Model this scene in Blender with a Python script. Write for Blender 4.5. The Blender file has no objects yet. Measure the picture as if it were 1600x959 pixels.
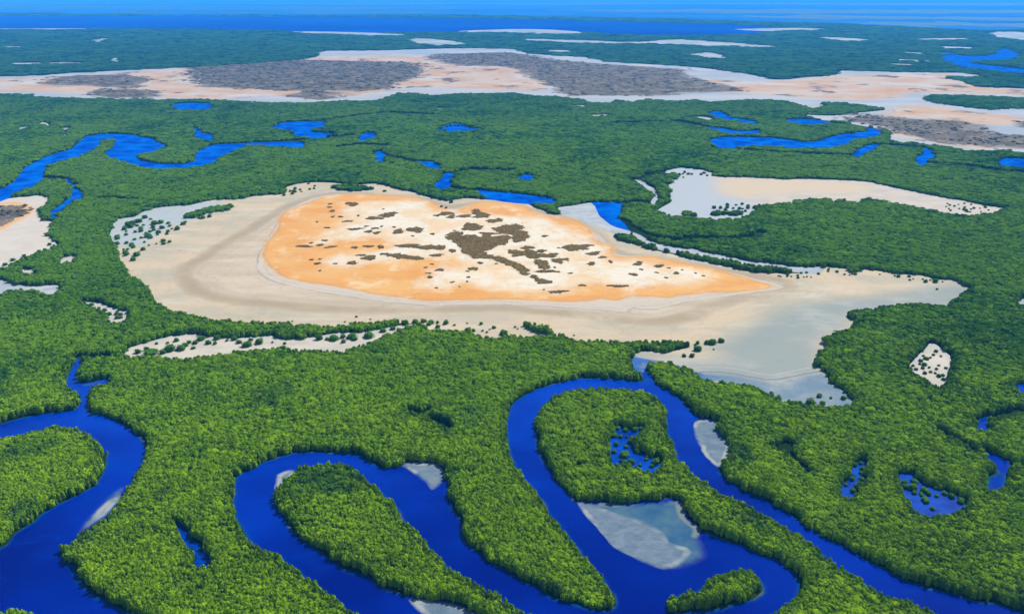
import bpy, bmesh, math, random
import numpy as np
from mathutils import Vector, noise

scene = bpy.context.scene
R = math.radians

# ------------------------------------------------------------------ camera
cam_d = bpy.data.cameras.new('camera'); cam = bpy.data.objects.new('camera', cam_d)
scene.collection.objects.link(cam); scene.camera = cam
cam_d.sensor_width = 36.0; cam_d.lens = 36.0*1256/1600
cam_d.clip_start = 1.0; cam_d.clip_end = 150000.0
cam.location = (0, 0, 300); cam.rotation_euler = (R(90-21.45), 0, 0)

# ------------------------------------------------------------------ light
SUN_AZ, SUN_EL = 45.0, 48.0
world = bpy.data.worlds.new('World'); scene.world = world; world.use_nodes = True
wn = world.node_tree; bg = wn.nodes['Background']
sky = wn.nodes.new('ShaderNodeTexSky'); sky.sky_type = 'NISHITA'; sky.sun_disc = False
sky.sun_elevation = R(SUN_EL); sky.sun_rotation = R(SUN_AZ); sky.air_density = 1.0; sky.dust_density = 0.3; sky.ozone_density = 2.0
wn.links.new(sky.outputs[0], bg.inputs[0]); bg.inputs[1].default_value = 0.085
sun_d = bpy.data.lights.new('sun', 'SUN'); sun_d.energy = 4.2; sun_d.angle = R(0.5); sun_d.color = (1.0, 0.965, 0.90)
sun = bpy.data.objects.new('sun', sun_d); scene.collection.objects.link(sun)
sd = Vector((math.sin(R(SUN_AZ))*math.cos(R(SUN_EL)), math.cos(R(SUN_AZ))*math.cos(R(SUN_EL)), math.sin(R(SUN_EL))))
sun.rotation_euler = sd.to_track_quat('Z', 'Y').to_euler(); sun.location = (0, 0, 500)
vs = scene.view_settings; vs.view_transform = 'Standard'; vs.look = 'None'; vs.exposure = 1.3; vs.gamma = 1.0
HAZE_DENSITY = 0.000056
HAZE_COLOR = (0.05, 0.40, 1.0)

# ------------------------------------------------------------------ plan of the place, metres on the ground
WATER = {"river_left":[[-380.9,524.6],[-372.1,534.3],[-360.9,540.2],[-348.3,544.2],[-337.6,547.2],[-338.3,555.5],[-343.7,568.7],[-347.4,571.1],[-354.1,573.3],[-365.4,587.9],[-371.4,602.3],[-375.5,614.4],[-377.3,624.4],[-384.9,642.6],[-377.2,637.3],[-369.8,623.3],[-365.5,609.5],[-363.4,602.3],[-355,594],[-348.6,591.7],[-344,596.4],[-334.6,601.1],[-330.3,585.7],[-335.9,581.2],[-338.1,576.1],[-336.2,569.6],[-330.3,555.5],[-323.3,544.2],[-314.1,539.2],[-302,534.3],[-287.6,523.7],[-274.2,512.5],[-264.5,501.8],[-257.3,491.3],[-252,476.7],[-249.8,464.8],[-248.1,451.1],[-246.1,440.1],[-246.7,432.2],[-245.9,417.2],[-246.4,407.4],[-249.2,401.1],[-252.9,393.1],[-255.5,387.2],[-256.1,380.3],[-257.9,378.7],[-252.6,372],[-244.6,365.4],[-239.2,359.6],[-235.9,354.4],[-228.8,347.8],[-221.5,341.9],[-215.7,340.5],[-209.4,335.7],[-203.5,332.4],[-194.8,329.2],[-180.9,321.9],[-168.5,311.1],[-153.8,290.7],[-205,290.7],[-229.1,313.1],[-244.3,324.6],[-248.4,327.8],[-254.7,330.1],[-259.1,329.1],[-262.7,326.8],[-269.4,321.9],[-283.1,313.1],[-312.2,355.4],[-302.9,368.7],[-296.1,381.5],[-295,387.3],[-294.9,395.7],[-291.8,403.7],[-290.5,411.9],[-287.6,421.1],[-281.4,428.6],[-277.2,436.2],[-272.8,444.1],[-272.1,451.5],[-274.6,462.9],[-278,474.7],[-282.5,484.2],[-286.9,488.7],[-295.5,497.4],[-304.9,505.4],[-313.6,510.8],[-322,513.6],[-331.8,514.5],[-340.2,512.6],[-347.5,509],[-354.7,505.4],[-361.8,501.8],[-365.3,500],[-381.6,489.6],[-394,481.1],[-411,505.3],[-397.7,513.4]],
"river_main":[[-78.4,324.6],[-86.3,331.9],[-94.5,339.1],[-102.6,345.4],[-109.3,352],[-118.4,360.8],[-127.6,368.9],[-134.1,372.8],[-140.8,377.3],[-147.5,381.3],[-152.6,386],[-159.2,395.1],[-166.1,405.8],[-173.6,421.3],[-178.5,433.4],[-181.6,445.6],[-182.2,455.2],[-179.2,462.1],[-173.5,467.6],[-170.2,473.9],[-165.4,477.2],[-160.9,480.4],[-155.8,482.9],[-151.1,485.4],[-142.8,486.3],[-134.3,486.3],[-122.9,485.4],[-114.1,483.8],[-108.8,483.8],[-103.6,479.6],[-98.9,475.5],[-91.3,469.1],[-81.3,466],[-76.1,469.1],[-71.4,473.1],[-60.3,471.5],[-52.4,471.5],[-47.7,466.8],[-44,459],[-41.7,450],[-40.2,435.5],[-35.1,419.8],[-31.2,408.7],[-29.7,396.3],[-25.5,387.3],[-20.3,379.8],[-13.8,373.1],[-7.2,366],[0,360.1],[7,354.4],[15.6,349.3],[18.8,344.4],[27.8,339.5],[35.9,334.8],[45,331.5],[50.7,332.4],[53.9,337.1],[54.5,342.1],[53.4,345.1],[50.8,350.5],[47.5,358.2],[43.6,366.2],[39,376.2],[37,383.1],[32.1,393.7],[27.7,403],[23.4,410.7],[20,424.1],[15.1,434.3],[9.2,446.6],[5.1,459],[0.9,472.5],[-1.8,482.5],[-3.7,498.8],[-4.7,520.9],[-2.4,542.2],[3,561.8],[12.8,574.8],[26.1,586],[39.6,595.2],[53.2,599.9],[66.6,601.1],[79.9,601.1],[92.8,597.6],[105.7,595.2],[111.2,599.9],[110.4,599.8],[105.9,605.8],[102.3,614.4],[103.9,632.1],[108.9,639.9],[116.4,637.3],[115.5,624.4],[115.6,614.4],[116.9,605.9],[118.1,590.6],[123,582.6],[129.1,573.7],[133.7,562.8],[136.2,550.3],[140,540.2],[144.8,533.3],[154.2,528.5],[150.3,518.1],[149.6,508.9],[154.3,500],[154.5,493.5],[147,475.6],[141.4,466.8],[139.9,461.3],[142.7,453.7],[147.8,444.1],[152.1,436.9],[161,429.3],[166.8,421.8],[172,413.2],[176.6,403.7],[180.9,399.3],[183.7,393.3],[189.8,387.3],[196.9,381.5],[199.5,374.2],[203.7,368.7],[209.1,364.4],[211.8,358.6],[218.3,353.4],[225,349.3],[232.4,346.8],[239,342.9],[245.5,339],[256.4,336.2],[264.8,330.6],[273.8,321.9],[289.6,306.9],[253.3,290.7],[237,304.7],[224.9,317.4],[218.8,324.6],[215,330.1],[207.2,334.8],[200.3,338.1],[193.3,345.4],[189.8,352],[183.4,359.8],[180.8,365.1],[177.2,371.7],[177.4,377.3],[170.8,384.8],[169.1,390.7],[162.3,396.8],[155.2,407.4],[147.9,415.9],[142.5,422.6],[137,427.4],[129.3,437.9],[120.7,451.1],[116.1,464.1],[114,475.2],[113.9,493.2],[113.5,508.1],[115.6,526.9],[118.3,545.1],[116.5,553],[113.5,564.6],[105.4,571.1],[94.7,574.4],[79.6,576.7],[64.2,576.7],[51.2,574.4],[41.8,571.1],[32.6,560.3],[24.8,552.9],[21.5,543.1],[18.6,526.4],[17.6,508.9],[18.5,491.3],[20.8,478.8],[25.9,465.2],[30.4,451.5],[34.7,439.8],[38.6,430],[43.2,426.5],[54.5,426.5],[64.4,425.2],[80.8,427.2],[90.8,426.5],[97.6,430.6],[101.9,432],[105.7,428.6],[106.4,421.8],[106.7,415.2],[109.3,408.7],[113.2,400],[120.1,393.3],[126.5,388.5],[134.7,384.4],[139.8,378.7],[145.9,374.2],[152.1,370.9],[154.5,364.9],[157.6,358],[156.2,351],[148.8,338.1],[143.3,333.3],[135.5,327.8],[130,324.6],[124.2,318.8],[107.5,286.9],[-53.8,286.9],[-63.3,311]],
"river_middle":[[-831.8,1285.3],[-835.1,1317.7],[-849.7,1361.7],[-883.8,1441.2],[-898.7,1499.2],[-905,1555.2],[-907.1,1601.5],[-899.4,1636.1],[-917.1,1702.2],[-943.1,1781.7],[-931.2,1815.4],[-903.4,1832.8],[-863.4,1824.1],[-823.6,1798.4],[-781.4,1765.2],[-748.1,1717.5],[-716.3,1672.2],[-710.6,1627.3],[-719.2,1592.6],[-729.5,1572.4],[-729.3,1561.6],[-708.2,1529.8],[-673.6,1505.2],[-642.3,1493.2],[-612.4,1493.2],[-603.3,1523.6],[-626.9,1594.7],[-630.4,1636.1],[-626,1687.1],[-600.2,1702.2],[-562.1,1709.8],[-505.4,1725.3],[-442,1717.5],[-429,1648.8],[-434.6,1634.4],[-464.3,1648.8],[-529.7,1670.9],[-549.6,1670.9],[-551.3,1634.4],[-558.7,1559.2],[-559.2,1496.2],[-568.1,1454.8],[-590.7,1437.8],[-623,1432.2],[-654.1,1437.8],[-692,1466.4],[-743.2,1514.6],[-798.3,1572.4],[-818.8,1622.1],[-825.7,1664.9],[-848.2,1725.3],[-859.9,1740.5],[-873.7,1740.5],[-869.6,1708.9],[-850.6,1663.5],[-843.7,1627.3],[-835.4,1579],[-840.6,1539.8],[-848.3,1496.2],[-847.9,1466.4],[-824.1,1411.2],[-802.8,1357.7],[-786.6,1308.7],[-779.7,1271.8],[-782,1236.8],[-782.3,1203.5],[-806.3,1149],[-860.9,1233]],
"creek_left":[[-767.5,1361.7],[-756.5,1361.7],[-736.3,1336.9],[-707.3,1289.9],[-671.8,1237.2],[-662.1,1207.5],[-670.8,1199.4],[-662.5,1179.5],[-659.9,1141.5],[-642.9,1105.7],[-651.9,1105.7],[-674.7,1146.6],[-680.5,1188.4],[-689.4,1224.7],[-713.1,1280.8],[-731.8,1308.8]],
"lagoon_far_left":[[-954.5,2298.8],[-952.4,2353.7],[-921,2367.9],[-870,2353.7],[-825.4,2278.6],[-825.7,2214.8],[-859,2202.2],[-906.9,2214.8]],
"lagoon_left":[[-747.1,1914.8],[-724.9,1886.7],[-699.9,1841.6],[-666.1,1806.9],[-642.5,1732.5],[-667.3,1740.5],[-707.2,1807.8]],
"river_bend":[[-566.7,1906.9],[-565.7,1973.5],[-550.3,2004.1],[-513.5,2014.5],[-452.9,2004.1],[-446.5,1926.2],[-460.6,1869.5],[-444.9,1850.4],[-397.5,1832.8],[-413,1773.2],[-455,1773.2],[-479.6,1798.5],[-500.7,1842.3],[-534.7,1888]],
"creek_bend":[[-339.7,1832.8],[-309.3,1841.6],[-298.3,1764.9],[-309.6,1740.5],[-332.8,1716.7],[-335,1781.7]],
"creek_gap":[[-275,1608.3],[-254.3,1615.2],[-239.9,1502.3],[-258.8,1508.4]],
"creek_gap_right":[[-181.8,1517.4],[-163.6,1517.4],[-141.4,1499.2],[-128.4,1444.2],[-141.1,1432.2],[-157.2,1454.8]],
"creek_elbow":[[-126.5,1294.6],[-130,1332.1],[-120.6,1361.7],[-122.9,1403.1],[-105.2,1408.4],[-100.9,1379.4],[-101.5,1324.7],[-101.1,1276.3],[-117,1280.8]],
"lagoon_speckled":[[-176.9,1905.4],[-155,1973.5],[-133,1993.8],[-110,1943.7],[-74.5,1895.3],[-109.3,1851.2],[-157.5,1851.2]],
"river_behind":[[-54.9,1280.8],[-30.9,1271.9],[0,1258.7],[37.3,1241.5],[66.5,1220.5],[67.8,1191.4],[48,1179.5],[24.2,1187.4],[0,1195.4],[-24.6,1211.6],[-44.8,1228.3]],
"lagoon_triangle":[[121.7,1196.3],[146.5,1200.3],[169.4,1196.3],[161.9,1153.1],[153.9,1110.9],[155,1077.1],[159.1,1031.5],[147.3,1039.8],[138,1062.1],[130.9,1085.2],[125.5,1119.8],[122.2,1152.7]],
"lagoon_small":[[10,1382.1],[18,1397.8],[33.7,1397.8],[41.1,1382.1],[34.7,1347.6],[17.3,1342.6]],
"creek_far":[[516.4,2159.6],[557.3,2196],[557.8,2136],[569.8,2079.1],[585.4,2046.3],[600.7,2004.1],[577.6,1945.8],[550.7,2007.1],[529.7,2017.7],[518.9,2072.1]],
"creek_far_arc":[[461.6,1924.4],[484.3,1924.4],[508,1886.7],[532.8,1868.4],[564.8,1877.5],[579,1896],[555.1,1824.5],[518.3,1815.8],[491.9,1824.5],[468.7,1860.3]],
"river_right":[[421.5,1741.1],[457.5,1781.7],[509,1790],[563,1781.7],[590.5,1757.1],[631,1725.3],[666.8,1749.1],[710,1798.4],[758.9,1832.8],[801.5,1859.4],[836.6,1905.4],[858.6,1914.8],[846.9,1859.4],[808,1790],[763.4,1756.7],[736.1,1740.5],[701.1,1685.9],[663.2,1656.1],[616.2,1634.4],[569.2,1641.6],[527.5,1663.5],[479.4,1656.1],[441.1,1634.4],[422,1663.5]],
"creek_right_far":[[667.3,2017.7],[709.2,2057.1],[753.7,2046.3],[784.6,2004.1],[722.4,1936],[694.3,1965.9]],
"creek_right":[[662.2,1568.1],[695.2,1629.1],[742.3,1687.1],[775,1694.6],[730,1627.3],[688.2,1572.4],[659,1539.8]],
"creek_right_bend":[[838.6,1650.4],[851.7,1650.4],[840.9,1601.5],[808.7,1539.8],[782.5,1508.4],[765.1,1472.3],[753.4,1472.3],[764.5,1520.9],[793.4,1568.1],[814.7,1594.7]],
"creek_right_edge":[[928,1529.8],[951,1548.8],[980.5,1536.1],[1025.6,1529.8],[963.8,1432.2],[928,1449.1],[902.3,1454.8],[897,1472.3]],
"pond_loop":[[76.7,520.9],[81.7,522.7],[84.6,516.2],[89.5,518.1],[94.8,521.8],[96.1,512.6],[89,500],[85.9,498.7],[86.7,491.3],[91.3,482.9],[99.5,478.8],[102,473.1],[97.7,459.5],[90.4,459.5],[81.6,463.4],[71.3,466.5],[67.1,468.2],[69.2,484.9],[69.4,498.2],[74.3,508.9]],
"pond_right":[[234.3,473.1],[241.5,474.7],[238.1,465.2],[232.3,451],[224,441.5],[219.3,434.8],[213.2,426.7],[209.6,430.8],[214.1,444.1],[220.9,450],[228.1,462.9]],
"pond_far_right":[[258.6,459],[267.5,459.8],[269,453.7],[269.7,446.3],[278.3,442.7],[282.3,438.4],[285.6,432.7],[284.7,423.9],[272.4,412.6],[261.6,410.7],[254.2,407.4],[248.7,410.7],[248,419.2],[249.1,430.2],[253.1,444.7]],
"creek_edge":[[327.2,485.4],[335.3,485.4],[338.3,481.3],[341.6,473.1],[332.1,460.2],[325,452.5],[314.2,436.5],[309.6,435.8],[308.3,440.8],[316,454.5],[323.6,459],[325.7,461.5],[324.7,468.1]],
"creek_edge_bend":[[347.8,529.4],[356.3,536.2],[361.5,535.2],[356.3,527.5],[351.4,513.6],[342,511.7],[340.3,516.4]],
"creek_edge_far":[[412.3,588.3],[420,590.6],[443.3,586],[427.4,562.4],[404.9,566.7]],
"pond_left":[[-204.4,405.6],[-198.5,404.3],[-191.7,397.5],[-189.8,390.3],[-185.7,387.3],[-180.9,385.6],[-178.5,378.7],[-173.4,375.9],[-169.5,366.8],[-169.9,361.4],[-177.8,365.7],[-179.5,374.6],[-182.2,376],[-184,380.3],[-188.3,383.1],[-197.5,393.3]],
"bay":[[-15227,11969],[-6614,11039],[-3224,10760],[-768,10242],[1316,8762],[2269,7939],[2091,6680],[1382,6097],[711,6280],[512,6788],[-504,6680],[-1172,6474],[-1842,6788],[-2687,7133],[-4299,7133],[-9135,7133]],
"lagoon_far_right":[[2197,4321],[2308,4461],[2234,4189],[2307,4147],[2442,4276],[2685,4663],[2765,4716],[2632,4367],[2391,3969],[2237,3855],[2129,3819],[2054,3732],[2076,3569],[2114,3448],[2381,3228],[2211.1,2991.9],[1971,3209],[1910,3343],[1886,3519],[1950,3783]],
"sea_haze":[[-109746,43441],[0,43441],[109746,43441],[11379,6280],[5862,6474],[4534,6680],[3700,7014],[3400,7793],[3095,8584],[2401,9140],[1500,10001],[403,10760],[-849,11333],[-3486,11643],[-7166,11969],[-13278,12681],[-21190,12315]]}
ISLE = {"island_ground":[[-152.9,435.4],[-149.7,426.5],[-141.8,416.5],[-137.8,408.7],[-131.5,399.3],[-122.4,390.3],[-115.4,384.4],[-107.2,375.9],[-98.4,368.7],[-92,363.3],[-84.4,360.6],[-77.4,357],[-72.4,351.9],[-65.6,347.8],[-60,344.9],[-54.6,342.4],[-46.9,341],[-35.5,338.1],[-25.1,334.3],[-18.2,328.7],[-11.3,319.7],[0,306.9],[18.7,302.8],[25.3,310],[16.1,318.2],[8.2,326.2],[0,333.7],[-6.1,338.9],[-17.2,347.8],[-28,356.4],[-35.6,363.3],[-43.6,374.3],[-50.1,384],[-55.7,391.7],[-62.5,400.8],[-68.4,410.6],[-70.9,418.2],[-77.7,427],[-85.4,437.5],[-93.7,445.5],[-100.6,453.7],[-105.1,459.8],[-110.1,463.7],[-116,465.2],[-124.3,466],[-130.4,464.5],[-137.6,463.7],[-141.3,461.3],[-144,456.7],[-146.6,452.2],[-149.5,445.5],[-150.8,441.1],[-151.5,436]],
"islet_ground":[[81.8,335.4],[82.1,332.4],[87.1,330.6],[95.5,331],[104.1,332.4],[111.1,333.8],[119.9,338.1],[127.1,339.5],[134.3,346.8],[136.2,351.3],[134.9,353.9],[131.1,359.1],[123.5,359.6],[113.8,355.9],[104.5,350.3],[98.9,343.8],[91.7,341.8],[85,338.4]]}
SAND = {"sand_flat":[[-368.7,1303.7],[-342.8,1336.9],[-295.5,1332.1],[-265.1,1313],[-228.1,1327.3],[-203.3,1303.7],[-181.4,1280.8],[-153,1258.7],[-124.4,1224.7],[-98.3,1208.3],[-79.6,1224.7],[-54.5,1220.5],[0,1200.3],[24.2,1188.4],[35.2,1165.3],[46.9,1146.6],[60,1128.5],[87.2,1121.4],[97.2,1107.4],[110.7,1077.1],[130.3,1054.6],[137.2,1039],[134.2,1000.3],[147.6,989],[162,975.1],[173.1,958.8],[189.1,945.7],[205.8,930.3],[219.7,915.3],[244.8,898.4],[263.1,882.1],[279.8,870.7],[307,868.5],[332.6,868.5],[342.3,882.1],[358.8,886.7],[377.7,891.4],[398.9,875.2],[408.5,884.4],[425.9,873],[445.3,864],[463.6,859.6],[475.3,846.6],[491,846.6],[495.1,829.8],[497,817.6],[476.7,796],[460.1,780.7],[440,760.6],[423.3,762.4],[415,769.6],[400.5,762.4],[380.2,760.6],[360.3,751.7],[333.7,741.3],[331.2,733.4],[333.2,722.9],[316,700.6],[297.6,686.8],[286.9,675.3],[284.8,667.2],[272.2,645.5],[260.6,631.4],[259.6,624.4],[265.1,618.1],[262.6,602.3],[262.5,590.6],[265.8,582.6],[268.2,571.5],[265.8,554],[249.2,546.7],[239.1,548.8],[226.8,548.8],[222.9,551.9],[215,555],[208.8,562.5],[202.8,567.9],[197.4,575.6],[191.9,583.5],[179.8,586.9],[167.1,588.1],[161.3,592.7],[155.8,596.2],[154.1,608.3],[146.7,616.9],[137.3,624.5],[128,628.4],[116.6,625.8],[113.4,615.7],[106.3,611.9],[104.2,630.2],[109.5,652],[121.4,654.7],[137.4,654.7],[150.5,657.5],[163.2,665.9],[162.4,666.3],[151.7,670.6],[140,670.6],[123.7,670.6],[102.1,670.6],[87.5,670.6],[73.2,673.5],[62.4,670.6],[53.9,673.5],[47.4,683.8],[39.8,685.3],[14.7,679.4],[0,685.3],[-17.7,679.4],[-31.5,685.3],[-45,692.9],[-60,692.9],[-75.7,700.6],[-89,711.6],[-99.1,719.7],[-114.6,719.7],[-132.7,716.4],[-150.6,713.2],[-168.1,708.4],[-175,703.7],[-189,711.6],[-204,705.3],[-215.2,713.2],[-230.5,713.2],[-246.4,714.8],[-271.4,719.7],[-286.9,719.7],[-305.3,727.9],[-329.3,741.3],[-346.8,753.5],[-369.4,777],[-380.7,796.1],[-401.6,826],[-414.9,840.7],[-433.3,858.1],[-448.1,882.9],[-458.4,900.5],[-479.1,936.4],[-515.1,995],[-543,1054.6],[-556.8,1104],[-538.8,1114.4],[-538.8,1146.6],[-527.7,1165.3],[-503.7,1176.7],[-482.5,1184.5],[-457.8,1216.4],[-425.2,1216.4],[-402.9,1241.5],[-368,1250],[-362.4,1267.4]],
"sand_strip":[[-347.6,657.5],[-341,668.7],[-330.6,678.8],[-318.7,689.1],[-300.7,693.7],[-270.6,684.7],[-238.8,687.6],[-224.3,689.1],[-212.1,681.7],[-183.8,687.6],[-160.3,698.2],[-144.9,696.7],[-128,704.4],[-112.8,713.8],[-95.9,717],[-97.1,702.1],[-108.4,695.9],[-114.7,685.3],[-125.9,673.5],[-143.2,656.5],[-151.6,646.9],[-167.8,651],[-180.8,651],[-199.4,652.3],[-205.4,657.9],[-227.9,652.3],[-235.3,652.3],[-253.2,642.8],[-278.9,636.2],[-284.1,630.9],[-291.8,633.6],[-307.3,637.5],[-323,641.5],[-338,637.5]],
"sand_flat_right":[[277.6,1430.1],[309.5,1458.2],[345.4,1435.7],[354.1,1413.8],[347,1392.5],[360,1376.9],[401,1376.9],[440.1,1366.7],[464.4,1356.7],[501.1,1361.7],[571.7,1351.7],[603.7,1336.9],[627.9,1294.4],[651.8,1263],[673.6,1228.8],[697.6,1204.3],[709.1,1180.6],[731.9,1161.5],[690.3,1125.6],[647.9,1111.4],[628.7,1118.5],[614.7,1136.5],[600.2,1155],[577.3,1181.9],[561.7,1201.8],[539,1205.9],[491.5,1210],[452.7,1205.9],[423,1189.8],[381.4,1170.3],[361.3,1166.4],[347.9,1125.6],[318.5,1094.1],[258.2,1097.6],[231.4,1107.9],[209.7,1141],[240.5,1196.3],[251.3,1255.3],[256.6,1313],[271.5,1337.3],[257.2,1360.4],[272.4,1413.8]],
"sand_flat_left":[[-791,1216.4],[-781,1224.7],[-761.2,1237.2],[-738.4,1241.5],[-716.9,1216.4],[-696.1,1170.3],[-692.5,1145.2],[-658.1,1093.8],[-638.4,1087.1],[-617.6,1035.9],[-608.6,1014.9],[-589.4,994.6],[-569.1,960.6],[-578.9,942.1],[-584.1,916.6],[-584.5,894.7],[-588.4,876.1],[-610.3,830.2],[-844.7,1192.3]],
"mud_creek_left":[[-573,848.8],[-554.9,836],[-538.2,827.7],[-516,825.7],[-492.6,827.7],[-483.8,797.9],[-495.9,794.1],[-505.7,805.8],[-529.6,805.8],[-540.9,796],[-561.6,775.2],[-617.1,861.8]],
"sand_patch_left":[[-448.6,779],[-421.9,771.7],[-411.1,762.7],[-388,750.4],[-375.8,724.6],[-379.6,716.4],[-394.5,724.6],[-403.6,741.3],[-428.1,758.8]],
"sand_patch_upper_left":[[-543.7,922.8],[-539.8,930.3],[-529.4,932.8],[-520.6,909.2],[-528,897.1]],
"sand_patch_far_left":[[-569.1,882.1],[-560.7,884.4],[-547.5,875.2],[-537,853.7],[-551.5,860.3]],
"sand_patch_right":[[337.2,616.8],[350.8,636],[365.8,653.4],[381.4,671.6],[387.6,668.7],[386.3,646.6],[377.3,624.4],[364.8,603.7],[353.4,588.1],[342.6,576.7],[341.4,586.9],[337.6,601]],
"mud_behind":[[64.7,1165.3],[91.4,1180.6],[121.7,1196.3],[123.7,1146.6],[130.2,1093.8],[143.7,1057.8],[162.5,1035.9],[146.7,1014.5],[129.1,1045.1],[110,1070.7],[91,1111.4],[73.6,1125.6]],
"creek_bed":[[209.8,1356.7],[220.3,1346.7],[226.9,1313],[231.4,1276.3],[228.5,1228.8],[216.2,1185.9],[211.2,1196.5],[221.8,1236.8],[219.8,1256.6],[215.4,1288],[209.1,1316.1]],
"creek_bed_right":[[158.6,1039],[168.8,1020.8],[177.7,997.5],[201.5,969.6],[224,961.5],[245.3,943.1],[269.9,922.8],[285.8,910.5],[303.4,905.6],[341,889],[362.7,891.4],[355.1,871.5],[333.8,869.2],[296.2,883],[279,887.7],[263.5,899.5],[239.4,919.1],[218.6,936.9],[196.6,944.7],[171.4,974.3],[158.4,1008.6]],
"salt_flat":[[-2993.3,2989.4],[-1925,3128],[-1749,3254],[-1397,3507],[-1284,3569],[-1094,3766],[-973,3986],[-958,4189],[-1022,4510],[-693,4560],[-358,4716],[0,4663],[82,4321],[356,4065],[436,3801],[738,3569],[900,3254],[962,3012],[1067,3081],[1243,3203],[1328,3362],[1523,3307],[1763,3281],[1760,3115],[1628,3091],[1600.4,2945.6],[1568.5,2801.7],[1685.5,2725.3],[2053.2,2652.9],[1263.8,1589],[1007,1582.2],[1012.4,1630.6],[972.1,1609.5],[914.3,1616.5],[900.4,1652.2],[843.4,1704.6],[805.7,1720.2],[835.3,1793.6],[866.6,1882.5],[838.1,1939.9],[807.2,2011.2],[760.2,2043.2],[764.3,2124.4],[826.5,2112.9],[906.3,2159.6],[1013.8,2220.8],[994.4,2271.2],[955.4,2339.4],[896.5,2367.8],[871.8,2284.6],[822.5,2245],[814.1,2298],[791.6,2396.9],[753.8,2426.6],[655.7,2411.7],[574.4,2367.8],[537.7,2411.7],[465.6,2396.9],[401.9,2441.8],[344.3,2367.8],[303.5,2411.7],[274.6,2353.6],[228.8,2353.6],[197.9,2426.6],[144.8,2488.3],[72.3,2520.3],[0,2586.6],[-99.5,2569.7],[-175.2,2569.7],[-244.2,2520.3],[-284.6,2569.7],[-350.5,2586.6],[-374.8,2504.2],[-393.4,2411.7],[-509.2,2382.3],[-594.9,2353.6],[-736.4,2367.8],[-843,2411.7],[-995.3,2441.8],[-1036.5,2426.6],[-1184.8,2441.8],[-1343,2472.6],[-1456.5,2504.2],[-1592.4,2569.7],[-2494.2,2472.6]]}
FARSAND = {"flat0":[[-6062,7319],[-4372,7256],[-3661,7256],[-3570,7073],[-4228,7014],[-5814,7014]],
"flat1":[[-1813,6680],[-1410,6680],[-759,6280],[-915,6053],[-1422,6280]],
"flat2":[[-700,5606],[-537,5683],[-245,5124],[-377,4970],[-512,5000]],
"flat3":[[0,7133],[344,7014],[586,6474],[332,6280],[0,6474],[-504,6680]],
"flat4":[[0,5683],[419,5532],[806,5320],[1103,5606],[1538,4883],[1376,4770],[959,5061],[393,5188]],
"flat5":[[198,4560],[305,4560],[302,4414],[201,4414]],
"flat6":[[887,4232],[964,4367],[1047,4367],[1044,4025],[912,3986],[923,4106]],
"flat7":[[2098,5842],[2252,5842],[2366,5532],[2163,5389]],
"flat8":[[2730,5683],[3050,5761],[3054,5606],[2645,5460]],
"flat9":[[2483,4883],[2626,4770],[2551,4663],[2407,4716]],
"flat10":[[2070,4461],[2127,4367],[2078,4276],[2013,4321]],
"flat11":[[1823,3948],[1922,3873],[1888,3801],[1773,3837]],
"flat12":[[1668,3698],[1780,3665],[1741,3600],[1639,3600]],
"flat13":[[3778,6680],[4103,6474],[3921,5761],[3428,5389],[3311,5761]],
"flat14":[[-2225,3732],[-2044,3766],[-1883,3732],[-1990,3665],[-2168,3632]],
"flat15":[[-1910,3986],[-1888,4025],[-1761,3766],[-1796,3766]],
"flat16":[[-2742,5532],[-2766,5761],[-2638,5532],[-2587,5253]],
"flat17":[[-2964,4883],[-2835,4883],[-2789,4770],[-2898,4770]],
"flat18":[[207.7,2124.4],[250.5,2136],[254.9,2101.5],[212.7,2090.2]],
"flat19":[[172.9,2312.3],[207.1,2312.3],[203.7,2272.2],[172.8,2285.5]],
"flat20":[[-1060,1905.4],[-1036.3,1914.8],[-1024.4,1868.4],[-1010.4,1832.8],[-981.2,1790],[-988.2,1790],[-1017.6,1832.8],[-1039.5,1877.5]],
"flat21":[[474.5,2090.2],[501.4,2079.1],[505,2025],[489.8,2014.5],[473.1,2046.3]],
"flat22":[[-598.2,2124.4],[-609.8,2124.4],[-611.1,2147.8]],
"flat23":[[-1165.8,1993.8],[-1134.5,1993.8],[-1092.6,1924.4],[-1115.2,1943.7]],
"flat24":[[-1159.8,1914.8],[-1143.4,1934],[-1128.2,1896],[-1138.6,1877.5]],
"flat25":[[779.7,2159.6],[805.9,2171.6],[797.5,2147.8],[773.3,2136]],
"flat26":[[-210.2,2246.3],[-185,2259.2],[-183,2233.5],[-202.8,2220.8]],
"flat27":[[1881,7133],[2501,7383],[2643,7014],[2047,6788]],
"flat28":[[416.2,1188.4],[427.8,1200.3],[424.6,1184.5],[415.4,1176.7]],
"flat29":[[504,1200.3],[534,1204.3],[522.3,1192.3],[502.9,1192.3]],
"flat30":[[489.4,1208.3],[497.7,1204.3],[490.3,1192.3],[485.9,1196.3]],
"flat31":[[528.1,780.8],[545.1,790.2],[530.7,766.2],[518.1,762.7]]}
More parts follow.
